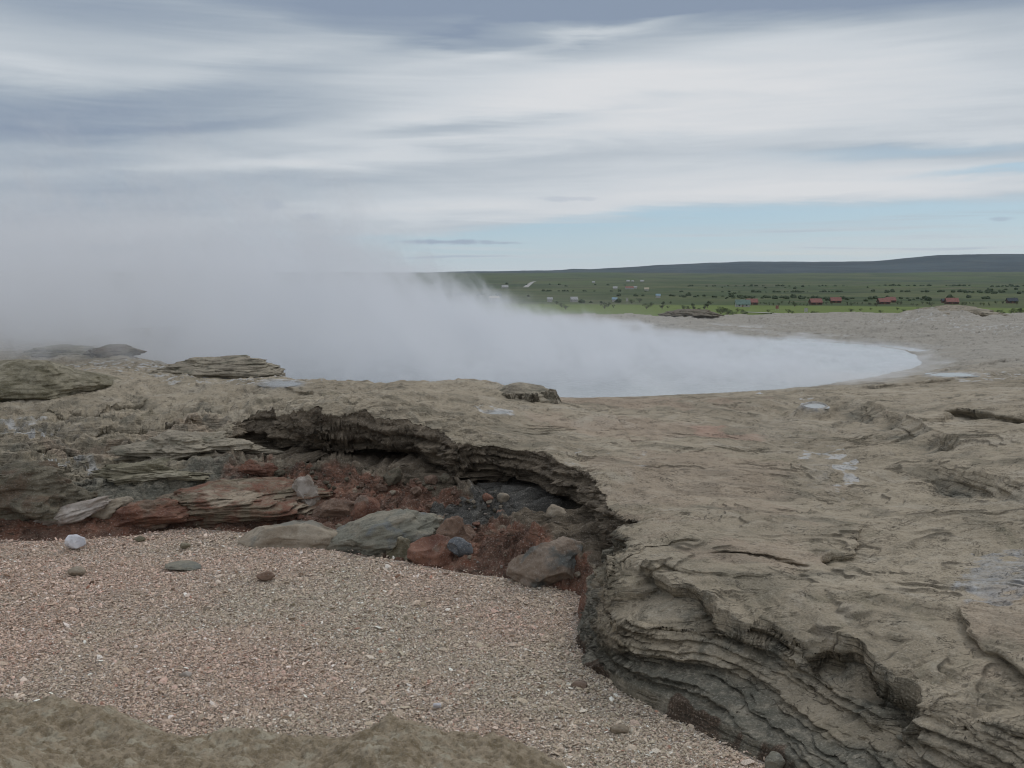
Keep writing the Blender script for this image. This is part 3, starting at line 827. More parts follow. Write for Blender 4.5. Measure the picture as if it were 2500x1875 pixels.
def stone_material(name, c1, c2, c3=None, spots=0.3, scale=1.0, lay=0.0, rough=.9):
    """small stones and boulders: two-tone mottled rock, object coordinates"""
    m, N = new_mat(name)
    P = N.n('ShaderNodeTexCoord').outputs['Object']
    P = N.v('ADD', P, N.v('MULTIPLY', N.n('ShaderNodeObjectInfo').outputs['Random'], (31.0, 17.0, 9.0)))
    n1 = N.noise(P, 4.5 * scale, 5, .6, .7)
    n2 = N.noise(P, 22 * scale, 4, .65)
    n3 = N.noise(P, 90 * scale, 3, .7)
    col = N.mix(N.ss(n1, .38, .62), c1, c2)
    if c3:
        col = N.mix(N.ss(N.noise(N.v('ADD', P, (5, 3, 1)), 3.2 * scale, 4, .6, .5), .52, .66), col, c3)
    col = N.mix(N.m('MULTIPLY', N.ss(n2, .5, .3), .5), col, tuple(v * .45 for v in c1))
    col = N.mix(N.m('MULTIPLY', N.ss(n3, .54, .7), spots), col, (.55, .52, .47))
    L = N.noise(N.v('MULTIPLY', P, (1.2, 1.2, 10.0)), 3.5 * scale, 4, .6, .5)
    h = N.m('ADD', N.m('MULTIPLY', n2, .7), N.m('ADD', N.m('MULTIPLY', n3, .2), N.m('MULTIPLY', L, 1.2 if lay else .3)))
    if lay:
        cr = N.ss(N.m('ABSOLUTE', N.m('SUBTRACT', L, .5)), .02, .0)
        col = N.mix(N.m('MULTIPLY', cr, lay), col, tuple(v * .3 for v in c1))
    finish(N, col, rough, h, .75, .012, .25)
    return m

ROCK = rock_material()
M_TAN = stone_material('tan_stone', (.25, .205, .15), (.33, .285, .22), (.2, .19, .16), lay=.0)
M_TANL = stone_material('layered_tan_stone', (.24, .21, .16), (.33, .29, .22), (.16, .15, .11), lay=.7)
M_OLIVE = stone_material('olive_stone', (.14, .125, .08), (.25, .225, .16), (.30, .27, .2), lay=.5)
M_GREYGREEN = stone_material('grey_green_stone', (.20, .195, .155), (.27, .245, .19), (.16, .17, .165), lay=.35)
M_RED = stone_material('red_stone', (.14, .068, .048), (.22, .115, .078), (.18, .14, .11))
M_REDB = stone_material('red_brown_layered_stone', (.13, .062, .042), (.21, .105, .068), (.17, .125, .09), lay=.6)
M_FLAKY = stone_material('flaky_streaked_stone', (.20, .165, .115), (.17, .080, .052), (.33, .27, .20), lay=.7)
M_TANG = stone_material('tan_and_grey_stone', (.20, .15, .11), (.25, .20, .155), (.13, .135, .125))
M_BROWN = stone_material('brown_stone', (.14, .09, .065), (.21, .14, .10), (.24, .18, .14))
M_PALE = stone_material('pale_stone', (.26, .22, .18), (.40, .36, .32), (.22, .16, .13))
M_GREY = stone_material('grey_stone', (.11, .12, .13), (.2, .21, .22), (.07, .075, .08), spots=.5)
M_WHITE = stone_material('white_stone', (.55, .55, .58), (.72, .72, .74))
M_MOSS = stone_material('mossy_stone', (.20, .158, .098), (.33, .272, .19), (.37, .33, .245), spots=.5, scale=2.6)
M_DARK = stone_material('dark_stone', (.10, .088, .062), (.165, .145, .105), (.13, .095, .065), lay=.6)

# ================================================================== rock ground mesh
cols = np.concatenate([np.linspace(-1150, -75, 70)[:-1], np.linspace(-75, 1100, 1120), np.linspace(1100, 2175, 70)[1:]]) - 512
cols = cols / F
rows = np.concatenate([np.linspace(1.2, 3.3, 50)[:-1], np.arange(3.3, 4.0, .0065), np.arange(4.0, 6.2, .0045), np.arange(6.2, 6.9, .0065), np.arange(6.9, 11.3, .0092), np.linspace(11.3, 17.5, 190)[:-1], np.geomspace(17.5, 66, 270)])
CX, RY = np.meshgrid(cols.astype(np.float32), rows.astype(np.float32))
GX = (CX * RY); GY = RY
ny, nx = GX.shape
gx1, gy1 = GX.ravel(), GY.ravel()
ing = pin(GPOLY, gx1, gy1)
dgg = np.full(gx1.shape, 9, np.float32)
sel = ing & (gy1 < 13)
dgg[sel] = pdist(GP, gx1[sel], gy1[sel])[0]
keepv = ~(ing & (dgg > .35)) & ~((np.hypot(gx1 - POOL[0], gy1 - POOL[1]) < POOL[2] - 1.6))
keepv &= ~((gy1 < 3.3) & (gx1 < 1.0))
new = np.cumsum(keepv) - 1
vx, vy = gx1[keepv], gy1[keepv]
tx, ty, tz, MK = terrain(vx, vy)
I = np.arange(ny * nx).reshape(ny, nx)
Q = np.stack([I[:-1, :-1], I[:-1, 1:], I[1:, 1:], I[1:, :-1]], -1).reshape(-1, 4)
Q = Q[keepv[Q].all(1)]
Q = new[Q]
co = np.stack([tx, ty, tz], 1)
one = np.ones_like(tz)
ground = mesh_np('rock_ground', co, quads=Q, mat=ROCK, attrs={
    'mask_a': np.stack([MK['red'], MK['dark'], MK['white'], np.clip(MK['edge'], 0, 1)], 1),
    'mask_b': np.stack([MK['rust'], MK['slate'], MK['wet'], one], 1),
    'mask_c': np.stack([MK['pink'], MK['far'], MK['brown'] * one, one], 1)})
tag(ground, kind='structure')
del GX, GY, CX, RY, gx1, gy1, Q, I

# ================================================================== water of the pool and the small puddles
def water_mat(name, base, rough, bscale):
    m, N = new_mat(name)
    P = N.n('ShaderNodeNewGeometry').outputs['Position']
    h = N.noise(N.v('MULTIPLY', P, (1.0, 1.6, 1.0)), bscale, 3, .6, .5)
    finish(N, base, rough, h, .25, .01, .5)
    return m
M_WATER = water_mat('milky_water', (.33, .36, .37), .12, 6.0)
M_PUD = water_mat('puddle_water', (.16, .165, .15), .05, 14.0)
na = 160
a_ = np.linspace(0, 2 * np.pi, na, endpoint=False)
v = [(POOL[0], POOL[1], -.06)]
for rr in (3.0, 6.0, POOL[2] + 1.0):
    v += [(POOL[0] + rr * math.cos(t), POOL[1] + rr * math.sin(t), -.06) for t in a_]
mb = MB(); mb.v = v
for i in range(na):
    j = (i + 1) % na
    mb.f.append((0, 1 + i, 1 + j))
    for k in (0, 1):
        b0, b1 = 1 + k * na, 1 + (k + 1) * na
        mb.f.append((b0 + i, b1 + i, b1 + j, b0 + j))
tag(mb.build('water', M_WATER), kind='structure')
for px, py, hx, hy, dep in PUDDLES:
    if dep < 0: continue
    c = on_top(px, py); e = on_top(px + hx, py); t_ = on_top(px, py - hy)
    zc = float(T0(np.array([c[0]]), np.array([c[1]]))[0])
    sx = abs(e[0] - c[0]) * 1.0; sy = abs(t_[1] - c[1]) * 1.0
    mb = MB(); mb.v = [(c[0] + sx * 1.12 * math.cos(t), c[1] + sy * 1.12 * math.sin(t), zc + .012 - dep * .45) for t in np.linspace(0, 2 * np.pi, 40, endpoint=False)]
    mb.f = [tuple(range(40))]
    tag(mb.build('puddle', M_PUD), kind='structure')

# ================================================================== gravel: bed and loose flakes
m, N = new_mat('gravel_bed')
P = N.n('ShaderNodeNewGeometry').outputs['Position']
vv = N.voro(P, 95.0, 'F1', 1)
cr = N.n('ShaderNodeSeparateColor'); N.put(cr.inputs[0], vv)
g = N.ramp(cr.outputs[0], [(0, (.26, .21, .17)), (.35, (.44, .36, .29)), (.7, (.56, .48, .40)), (1, (.7, .64, .58))])
dd = N.voro(P, 95.0, 'F1', 0)
g = N.mix(N.ss(dd, .45, .8), g, (.18, .15, .12))
finish(N, g, .92, N.m('MULTIPLY', dd, -1.0), .9, .006, .2)
M_GBED = m
m, N = new_mat('gravel_flakes')
cA = N.n('ShaderNodeAttribute', attribute_name='tint').outputs['Color']
P = N.n('ShaderNodeNewGeometry').outputs['Position']
n_ = N.noise(P, 180.0, 3, .6)
finish(N, N.mix(N.m('MULTIPLY', N.ss(n_, .55, .35), .4), cA, (.12, .10, .08)), .85, n_, .4, .002, .3)
M_GCHIP = m
def gz(x, y):
    return -.60 + .018 * fbm2(x * .9, y * .9, 3, 201) + .006 * fbm2(x * 6, y * 6, 2, 205)
def build_gravel():
    xs = np.linspace(-9, 3.6, 420); ys = np.linspace(1.0, 9.6, 300)
    X, Y = np.meshgrid(xs.astype(np.float32), ys.astype(np.float32))
    x, y = X.ravel(), Y.ravel()
    ins = pin(GPOLY, x, y)
    d = pdist(GP, x, y)[0]
    keep = ins | (d < .12)
    z = gz(x, y) - np.where(ins, 0, .25 * d)
    nid = np.cumsum(keep) - 1
    I = np.arange(X.size).reshape(X.shape)
    Q = np.stack([I[:-1, :-1], I[:-1, 1:], I[1:, 1:], I[1:, :-1]], -1).reshape(-1, 4)
    Q = nid[Q[keep[Q].all(1)]]
    bed = np.stack([x, y, z], 1)[keep]
    # flakes
    n = 560000
    y = rng.uniform(3.5, 9.4, n); x = rng.uniform(-.60, .34, n) * y
    wig = .05 * fbm2(x * 5, y * 5, 3, 211)
    ins = pin(GPOLY, x.astype(np.float32), (y + wig).astype(np.float32))
    dg = pdist(GP, x.astype(np.float32), y.astype(np.float32))[0]
    ok = (ins | ((dg < .16) & (rng.random(n) < .25 * np.exp(-dg / .06)))) & (x > -.60 * y)
    thin = rng.random(n) < np.interp(y, [3.5, 9.4], [1.0, .62])
    ok &= thin
    x, y = x[ok], y[ok]; n = len(x)
    L = np.exp(rng.normal(math.log(.0050), .40, n)) * np.interp(y, [4, 9], [1.0, 1.30])
    big = rng.random(n) < .010
    L = np.where(big, L * rng.uniform(1.8, 3.2, n), L)
    L = np.clip(L, .003, .032)
    Wd = L * rng.uniform(.45, .9, n); Tk = L * rng.uniform(.12, .35, n)
    base = np.array([[1, 0, 0], [.3, 1, 0], [-.7, .75, 0], [-1, -.15, 0], [-.2, -1, 0], [.65, -.7, 0], [.1, .1, 1], [0, 0, -1]], float)
    Vt = base[None] * (1 + rng.uniform(-.28, .28, (n, 8, 1)))
    Vt = Vt * np.stack([L, Wd, Tk], 1)[:, None, :]
    yaw = rng.uniform(0, 2 * np.pi, n); tl = rng.normal(0, .42, n); t2 = rng.normal(0, .35, n)
    def rot(V, a, i, j):
        c, s_ = np.cos(a)[:, None], np.sin(a)[:, None]
        A, B = V[..., i].copy(), V[..., j].copy()
        V[..., i] = c * A - s_ * B; V[..., j] = s_ * A + c * B
    rot(Vt, tl, 0, 2); rot(Vt, t2, 1, 2); rot(Vt, yaw, 0, 1)
    zb = gz(x, y) + L * .25 * np.abs(np.sin(tl)) + Tk * .5 + rng.uniform(-.001, .006, n)
    Vt = Vt + np.stack([x, y, zb], 1)[:, None, :]
    tri = np.array([[6, i, (i + 1) % 6] for i in range(6)] + [[7, (i + 1) % 6, i] for i in range(6)])
    T_ = (np.arange(n)[:, None, None] * 8 + tri[None] + len(bed)).reshape(-1, 3)
    pal = np.array([(.58, .48, .385), (.52, .43, .335), (.45, .375, .285), (.68, .60, .51), (.80, .77, .71), (.36, .32, .26), (.60, .46, .38), (.44, .26, .19), (.26, .21, .16), (.50, .44, .34)])
    w = np.array([.24, .21, .14, .12, .045, .07, .09, .010, .04, .06])
    pick = rng.choice(len(pal), n, p=w / w.sum())
    pinkz = fbm2(x * .8, y * .8, 3, 221) + np.clip((-x - .25 * y) * .5, -.3, .8)
    C = pal[pick] * rng.uniform(.8, 1.2, (n, 1)) * np.array([1.15, 1.105, 1.075])
    C = C * (1 + np.clip(pinkz, -.6, .8)[:, None] * np.array([.07, -.02, -.01]))
    tint = np.vstack([np.full((len(bed), 3), .3), np.repeat(C, 8, axis=0)])
    co = np.vstack([bed, Vt.reshape(-1, 3)])
    o = mesh_np('gravel', co, quads=Q, tris=T_, mat=M_GBED, smooth=False, attrs={'tint': np.clip(tint, 0, 1)})
    o.data.materials.append(M_GCHIP)
    mi = np.ones(len(o.data.polygons), np.int32); mi[:len(Q)] = 0
    o.data.polygons.foreach_set('material_index', mi)
    return o
tag(build_gravel(), kind='stuff')

# ================================================================== stones and boulders
import bmesh
def ico(sub):
    bm = bmesh.new(); bmesh.ops.create_icosphere(bm, subdivisions=sub, radius=1.0)
    v = np.array([p.co[:] for p in bm.verts]); f = np.array([[q.index for q in t.verts] for t in bm.faces]); bm.free()
    return v, f
ICO = {k: ico(k) for k in (1, 2, 3, 4, 5, 6)}
def rock_shape(w, d, h, seed, sub=4, amp=.22, layer=0.0, boxy=.35, flare=.0):
    """angular weathered stone, half sizes w, d, h"""
    v, f = ICO[sub]
    r = np.random.default_rng(seed)
    o = r.uniform(-50, 50, 3)
    p = v.copy()
    # facets: clamp against random planes
    if boxy > 0:
        for k in range(9):
            nn = r.normal(size=3); nn /= np.linalg.norm(nn)
            dd = r.uniform(.62, .92)
            s_ = p @ nn
            p = p - np.clip(s_ - dd, 0, None)[:, None] * nn[None] * boxy * 2
    q = p * 1.3 + o
    n1 = fbm3(q[:, 0], q[:, 1], q[:, 2], 4, seed % 17, .55)
    p = p * (1 + amp * n1)[:, None]
    if layer > 0:
        zz = p[:, 2] * 6 + n1 * .8
        n2 = pn3(q[:, 0] * .8, q[:, 1] * .8, zz * 2.3, 3) + .5 * pn3(q[:, 0] * 2, q[:, 1] * 2, zz * 5, 4)
        p[:, :2] *= (1 + layer * n2)[:, None]
    if flare > 0:
        p[:, :2] *= (1 + flare * np.clip(.45 - p[:, 2], 0, 1.2))[:, None]
    p = p * np.array([w, d, h])
    return p, f
def stone(name, label, cat, mat, px, py, wpx, hpx, seed, dr=.8, amp=.22, layer=0., boxy=.35, sub=4, tilt=0., sink=.3, group=None, yaw=None, dist=None, flare=0.):
    """px, py: the lowest visible point in the middle of the stone"""
    if dist is None:
        x, y, z = ground_hit(px, py)
    else:
        x, y, z = at_y(px, py, dist)
    w = wpx * .5 / F * y; h = hpx * .5 / F * y / (1 - sink * .5); d = w * dr
    p, f = rock_shape(w, d, h, seed, sub, amp, layer, boxy, flare)
    o = mesh_np(name, p, tris=f, mat=mat, smooth=True)
    o.location = (x, y + d * .8, z + h * (1 - sink))
    o.rotation_euler = (0, tilt, yaw if yaw is not None else 0)
    tag(o, label, cat, group)
    return o

# boulders lying against the red bank
stone('boulder', 'long grey-green boulder leaning up to the right at the edge of the gravel', 'boulder', M_GREYGREEN, 375, 553, 118, 38, 3, dr=.55, amp=0.2, boxy=0.55, sub=6, tilt=-.20, sink=0.45, flare=.25)
stone('boulder', 'flat tan boulder with pale gravel lying on its top', 'boulder', M_TAN, 288, 547, 100, 22, 14, dr=.6, amp=.10, sub=5, sink=0.7, tilt=-.03, boxy=0.8, flare=.25)
stone('boulder', 'rusty red boulder beside the dark grey stone', 'boulder', M_RED, 437, 569, 50, 33, 21, dr=.8, amp=.2, sub=5, sink=0.5, tilt=.35, boxy=0.8, flare=.25)
stone('boulder', 'upper brown-red block behind the rusty red boulder', 'boulder', M_BROWN, 455, 546, 34, 28, 33, dr=.8, amp=.25, sub=5, sink=0.5, boxy=0.8, flare=.25)
stone('stone', 'angular dark grey stone resting over a dark gap', 'stone', M_GREY, 460, 560, 27, 21, 47, dr=.7, amp=.16, boxy=1.0, sub=4, sink=.02, tilt=.15)
stone('boulder', 'large tan and grey boulder under the right end of the overhang', 'boulder', M_TANG, 556, 588, 80, 46, 55, dr=.7, amp=.16, sub=6, sink=0.5, boxy=0.8, flare=.25)
stone('boulder', 'yellowish crumbling boulder at the foot of the grey-green one', 'boulder', M_OLIVE, 402, 559, 30, 22, 57, dr=.8, amp=.3, sub=5, sink=0.5, boxy=0.8, flare=.25)
stone('boulder', 'round brown boulder standing left in the red bank', 'boulder', M_BROWN, 268, 513, 34, 24, 61, dr=.8, amp=.16, sub=5, sink=0.5, boxy=0.8, flare=.25)
stone('boulder', 'tall boulder with a whitish crust in the red bank', 'boulder', M_PALE, 304, 508, 28, 30, 62, dr=.8, amp=.25, sub=5, sink=0.5, boxy=0.8, flare=.25)
stone('boulder', 'wide brown boulder behind the flat boulder', 'boulder', M_BROWN, 340, 521, 52, 20, 63, dr=.7, amp=.16, layer=.06, sub=5, sink=0.5, boxy=0.8, flare=.25)
stone('boulder', 'smooth orange-brown boulder in the red bank', 'boulder', M_RED, 364, 517, 30, 22, 65, dr=.8, amp=.14, sub=5, sink=0.5, boxy=0.8, flare=.25)
stone('boulder', 'tan knob sticking up from the slate slope', 'boulder', M_TAN, 556, 518, 20, 12, 68, dr=.8, sub=4, sink=.3, flare=.25)
stone('stone', 'small pink stone on the dark slate slope', 'stone', M_RED, 487, 503, 12, 9, 69, sub=3)
stone('stone', 'grey rounded stone on the dark slate slope', 'stone', M_TAN, 503, 505, 14, 9, 70, sub=3)
# left bank
stone('rock_outcrop', 'smooth olive boulder with a dark crack under it at the left edge', 'rock', M_OLIVE, 4, 397, 140, 30, 81, dr=.8, amp=0.16, boxy=.2, sub=6, sink=0.75, layer=.02, flare=.55)
stone('rock_outcrop', 'dark mossy boulder overhanging the left end of the red bank', 'rock', M_DARK, 4, 518, 104, 56, 82, dr=.7, amp=0.28, layer=.08, sub=6, sink=0.5, boxy=0.6, flare=.55)
stone('rock_outcrop', 'layered domed hummock beside the puddle on the left bank', 'rock', M_TANL, 213, 375, 104, 18, 83, dr=.7, amp=0.2, layer=.08, boxy=.15, sub=6, sink=0.85, flare=.55)
stone('rock_outcrop', 'small dark layered knob on the misty left skyline', 'rock', M_DARK, 108, 355, 44, 9, 84, dr=.8, amp=0.3, layer=.10, sub=5, sink=0.7, flare=.55)
stone('rock_outcrop', 'low flat layered ledge on the misty left skyline', 'rock', M_OLIVE, 55, 355, 70, 8, 85, dr=.8, amp=0.3, layer=.10, sub=5, sink=0.7, flare=.55)
stone('rock_slab', 'pale pinkish slab lying slanted in the left red bank', 'rock', M_PALE, 62, 523, 92, 14, 86, dr=.5, amp=0.26, layer=.05, sub=5, sink=0.6, tilt=-.28, boxy=0.7)
stone('rock_slab', 'tan slab lying slanted beside the pale pinkish slab', 'rock', M_TAN, 100, 520, 60, 16, 87, dr=.5, amp=0.26, layer=.05, sub=5, sink=0.6, tilt=-.25, boxy=0.7)
stone('rock_ledge', 'wide flaky ledge streaked red and tan above the foot of the left bank', 'rock', M_FLAKY, 232, 522, 190, 34, 88, dr=.5, amp=.22, layer=.13, boxy=.5, sub=6, sink=.45, tilt=-.07, flare=.1)
stone('boulder', 'rust-red flat-topped boulder at the foot of the left bank', 'boulder', M_REDB, 140, 534, 92, 28, 89, dr=.6, amp=.26, layer=.06, boxy=.7, sub=6, sink=.55, tilt=-.14, flare=.3)
stone('rock_ledge', 'small brick-red flaky knob on top of the streaked ledge', 'rock', M_REDB, 252, 478, 40, 16, 92, dr=.6, amp=.3, layer=.12, boxy=.5, sub=5, sink=.5, flare=.3)
stone('rock_ledge', 'crumbling olive ledge running left from the end of the overhang', 'rock', M_TANL, 185, 456, 120, 20, 93, dr=.7, amp=.4, layer=.06, boxy=.6, sub=6, sink=.8, flare=.4)
stone('rock_ledge', 'dark olive layered ledge between the crumbling and the streaked one', 'rock', M_OLIVE, 150, 484, 120, 14, 94, dr=.5, amp=.45, layer=.10, boxy=.5, sub=6, sink=.8, flare=.3)
# shaggy crusted lump at the pool
def tufa():
    c = on_top(520, 398)
    g0 = empty('tufa_lump', (c[0], c[1] + .4, 0.0))
    tag(g0, 'shaggy crusted lump at the near edge of the steaming pool', 'rock')
    p, f = rock_shape(.52, .5, .30, 301, 6, .10, .05, .15)
    r_ = np.random.default_rng(5)
    o = mesh_np('crust', p, tris=f, mat=M_TANL, parent=g0); o.location = (.02, 0, .06)
    n = 5200
    th = r_.uniform(np.pi * .95, np.pi * 2.12, n); u = r_.uniform(0, 1, n) ** .8
    R0 = .50 + .06 * np.sin(th * 9) + .03 * np.sin(th * 23)
    bx = R0 * np.cos(th) * (1.02 - .25 * u); by = R0 * .98 * np.sin(th) * (1.02 - .25 * u); bz = .30 * u - .02 + .0 * th
    ln = r_.uniform(.04, .10, n); ww = r_.uniform(.003, .008, n)
    ox_, oy_ = np.cos(th), np.sin(th)
    tx_, ty_ = -oy_, ox_
    jx = r_.normal(0, .25, n)
    A = np.stack([bx - tx_ * ww, by - ty_ * ww, bz], 1); B = np.stack([bx + tx_ * ww, by + ty_ * ww, bz], 1)
    Cc = np.stack([bx + ox_ * ln * .5 + tx_ * jx * ln, by + oy_ * ln * .5 + ty_ * jx * ln, bz - ln * .8], 1)
    D = np.stack([bx + ox_ * (ln * .3 + .012), by + oy_ * (ln * .3 + .012), bz - ln * .1], 1)
    V = np.stack([A, B, Cc, D], 1).reshape(-1, 3)
    k = np.arange(n)[:, None] * 4
    Tt = np.concatenate([k + [0, 3, 2], k + [3, 1, 2], k + [0, 1, 3]], 0)
    mesh_np('fringe', V, tris=Tt, mat=M_TANL, smooth=False, parent=g0)
tufa()
# far bank
stone('rock_outcrop', 'dark hollow lump on the far bank behind the pool', 'rock', M_DARK, 693, 316, 44, 7, 95, dr=1.2, amp=.25, layer=.1, sub=5, sink=0.7, dist=43.5, flare=.55)
stone('rock_outcrop', 'broad broken mound on the right far skyline', 'rock', M_TANL, 966, 322, 96, 17, 96, dr=.8, amp=.22, layer=.12, sub=6, sink=0.7, dist=38, flare=.55)
stone('rock_outcrop', 'darker ledge at the foot of the mound on the far right skyline', 'rock', M_DARK, 956, 324, 66, 6, 97, dr=.6, amp=.3, layer=.12, sub=5, sink=0.7, dist=36.6, flare=.55)
# foreground ledge under the photographer
def fore():
    prof = [(-300, 700), (-60, 703), (0, 705), (60, 706), (105, 707), (130, 715), (150, 724), (175, 732), (205, 738), (230, 741), (250, 733), (280, 731), (310, 739), (345, 742), (372, 735), (395, 728), (425, 731), (450, 739), (500, 746), (530, 756), (560, 768), (600, 790), (680, 840)]
    xs = np.linspace(-2.9, 1.2, 620); ys = np.linspace(-.6, 4.75, 700)
    X, Y = np.meshgrid(xs.astype(np.float32), ys.astype(np.float32))
    e = np.array([at_z(a, b, -.57)[:2] for a, b in prof])
    ye = np.interp(X, e[:, 0], e[:, 1]) + .03 * fbm2(X * 5, X * 0, 3, 310)
    d = ye - Y
    up = .20 * sst(d, 0, .45) + .13 * sst(d, .3, 1.8) + .10 * np.clip(d - .6, 0, 9)
    Z = -.66 + up * (1 + .25 * fbm2(X * 1.3, Y * 1.3, 3, 315)) + .10 * sst(d, -.02, .10) + .020 * fbm2(X * 6, Y * 6, 4, 318, .6) * sst(d, 0, .3) + .014 * fbm2(X * 20, Y * 20, 4, 322, .65) - .02 * np.clip(pn2(X * 11, Y * 11, 331) - .45, 0, 1)
    Z = np.minimum(Z, .0)
    keep = (d > -.06).ravel()
    I = np.arange(X.size).reshape(X.shape)
    Q = np.stack([I[:-1, :-1], I[:-1, 1:], I[1:, 1:], I[1:, :-1]], -1).reshape(-1, 4)
    nid = np.cumsum(keep) - 1
    Q = nid[Q[keep[Q].all(1)]]
    o = mesh_np('foreground_rock', np.stack([X, Y, Z], -1).reshape(-1, 3)[keep], quads=Q, mat=M_MOSS)
    tag(o, 'worn olive-tan rock ledge along the bottom edge of the gravel', 'rock')
fore()
# single stones on the gravel
for a in [('stone', 'bright white stone at the left edge of the gravel', M_WHITE, 72, 551, 24, 15, 401, .15), ('stone', 'dark brown oval stone in the middle of the gravel', M_BROWN, 265, 582, 20, 9, 402, .1),
          ('stone', 'greyish-brown oval stone left of the flat grey patch', M_TAN, 75, 577, 18, 9, 403, .1), ('stone', 'large flat grey-brown stone almost flush with the gravel', M_GREYGREEN, 182, 573, 42, 8, 404, -.1),
          ('stone', 'small olive pebble under the red bank', M_OLIVE, 139, 543, 11, 6, 406, .1),
          ('stone', 'olive chip lying between the oval stone and the bank', M_OLIVE, 184, 550, 11, 7, 410, .1),
          ('stone', 'bright white chip in the lower middle of the gravel', M_WHITE, 437, 709, 9, 6, 411, .1), ('stone', 'pale long chip beside the foreground rock', M_PALE, 184, 679, 14, 6, 412, .1),
          ('stone', 'grey pebble resting on the foreground rock', M_GREY, 291, 750, 9, 9, 413, .05), ('stone', 'brown stone half buried near the cliff foot', M_BROWN, 580, 690, 16, 8, 414, .3),
          ('stone', 'flat brown stone in the lower right gravel', M_TAN, 620, 735, 20, 9, 415, .3), ('stone', 'grey rounded stone at the bottom edge by the cliff', M_GREYGREEN, 775, 775, 24, 20, 416, .2)]:
    stone(a[0], a[1], 'stone', a[2], a[3], a[4], a[5], a[6], a[7], dr=.7, amp=.15, boxy=.4, sub=4, sink=a[8])
# loose stones in the red earth
protos = {}
kinds = [('red', M_RED, 'small red stone lying in the red earth of the hollow', 'small red stones in the hollow'), ('brown', M_BROWN, 'small brown stone lying in the red earth of the hollow', 'small brown stones in the hollow'),
         ('pale', M_PALE, 'small pale stone lying in the red earth of the hollow', 'small pale stones in the hollow'), ('tan', M_TAN, 'small tan stone lying in the red earth of the hollow', 'small tan stones in the hollow')]
for kn, mt, lb, gp in kinds:
    for q in range(4):
        p, f = rock_shape(1, .8, .62, 500 + q * 7 + len(kn), 4, .2, 0, .7)
        me = mesh_np('stone', p, tris=f, mat=mt)
        me.data.name = 'stone_' + kn
        protos[(kn, q)] = me.data
        bpy.data.objects.remove(me)
r_ = random.Random(19)
cnt = 0
band_ = [(200, 500, 532), (250, 480, 530), (320, 482, 530), (420, 478, 528), (470, 505, 568), (520, 510, 572), (570, 520, 580), (592, 540, 585)]
kinds.append(('dark', M_DARK, 'small dark olive stone under the overhang of the hollow', 'small dark stones under the overhang'))
for q in range(4):
    p, f = rock_shape(1, .8, .62, 560 + q * 7, 4, .2, .05, .6)
    me = mesh_np('stone', p, tris=f, mat=M_DARK)
    me.data.name = 'stone_dark'
    protos[('dark', q)] = me.data
    bpy.data.objects.remove(me)
while cnt < 278:
    px = r_.uniform(190, 596)
    lo = np.interp(px, [b[0] for b in band_], [b[1] for b in band_]); hi = np.interp(px, [b[0] for b in band_], [b[2] for b in band_])
    up = cnt % 3 == 0
    py = r_.uniform(lo, hi) if not up else r_.uniform(lo - 26, lo + 8)
    if up and px < 235: continue
    kn, mt, lb, gp = r_.choices(kinds, (0.6, 2, .5, 1, 6) if up else (4, 4, 2, 2, 0))[0]
    x, y, z = ground_hit(px, py, 6.5, 12)
    if z > float(np.interp(px, [200, 240, 440, 490, 530, 560, 600], [-.12, -.19, -.22, -.32, -.36, -.41, -.43])): continue
    s_ = math.exp(r_.gauss(math.log(4.2), .62)) * .5 / F * y
    if kn == 'pale': s_ *= .7
    o = bpy.data.objects.new('stone', protos[(kn, r_.randrange(4))])
    COL.objects.link(o)
    o.location = (x, y, z + s_ * .32); o.scale = (s_, s_ * r_.uniform(.7, 1.1), s_ * r_.uniform(.8, 1.2))
    o.rotation_euler = (r_.uniform(-.4, .4), r_.uniform(-.4, .4), r_.uniform(0, 6.3))
    zone = 'beside the streaked flaky ledge' if px < 290 else 'behind the long grey-green boulder' if px < 430 else 'around the angular dark grey stone' if px < 520 else 'around the large tan and grey boulder'
    lb2 = ('bigger' if s_ > .021 else 'tiny') + ' %s stone %s %s' % (kn, 'up under the overhang' if up else 'in the red earth', zone)
    tag(o, lb2, 'stone', gp)
    cnt += 1

# ================================================================== the valley, hills, farms and trees
VR = [0, 45, 60, 120, 250, 600, 1000, 2000, 3000, 4000, 5000, 6000, 7000, 12000]
VZ = [-7.5, -7.5, -8.5, -13, -18, -20, -20, -17, -10, 0, 18, 42, 50, 40]
def vz(x, y):
    r = np.hypot(x, y)
    z = np.interp(r, VR, VZ)
    z = z + np.clip(r / 2500, 0, 1) * 6 * fbm2(x / 900., y / 900., 3, 501)
    return z
def v_hit(px, py):
    a, b = ray(px, py)
    ys = np.geomspace(70, 7000, 3000)
    f = CH + b * ys - vz(a * ys, ys)
    k = int(np.argmax(f < 0)) if (f < 0).any() else len(ys) - 1
    return a * ys[k], ys[k], float(vz(np.array([a * ys[k]]), np.array([ys[k]]))[0])
def polar(name, r0, az0, zf, mat):
    A, Rr = np.meshgrid(np.radians(az0), r0)
    X = Rr * np.sin(A); Y = Rr * np.cos(A)
    Z = zf(X.ravel(), Y.ravel()).reshape(X.shape)
    I = np.arange(X.size).reshape(X.shape)
    Q = np.stack([I[:-1, :-1], I[:-1, 1:], I[1:, 1:], I[1:, :-1]], -1).reshape(-1, 4)
    return mesh_np(name, np.stack([X, Y, Z], -1).reshape(-1, 3), quads=Q[:, ::-1], mat=mat)
m, N = new_mat('valley_vegetation')
P = N.n('ShaderNodeNewGeometry').outputs['Position']
r_len = N.n('ShaderNodeVectorMath', operation='LENGTH'); N.put(r_len.inputs[0], P); rl = r_len.outputs['Value']
k1 = N.noise(P, 1 / 420., 5, .6, .6); k2 = N.noise(P, 1 / 90., 5, .6, .4); k3 = N.noise(P, 1 / 18., 4, .6)
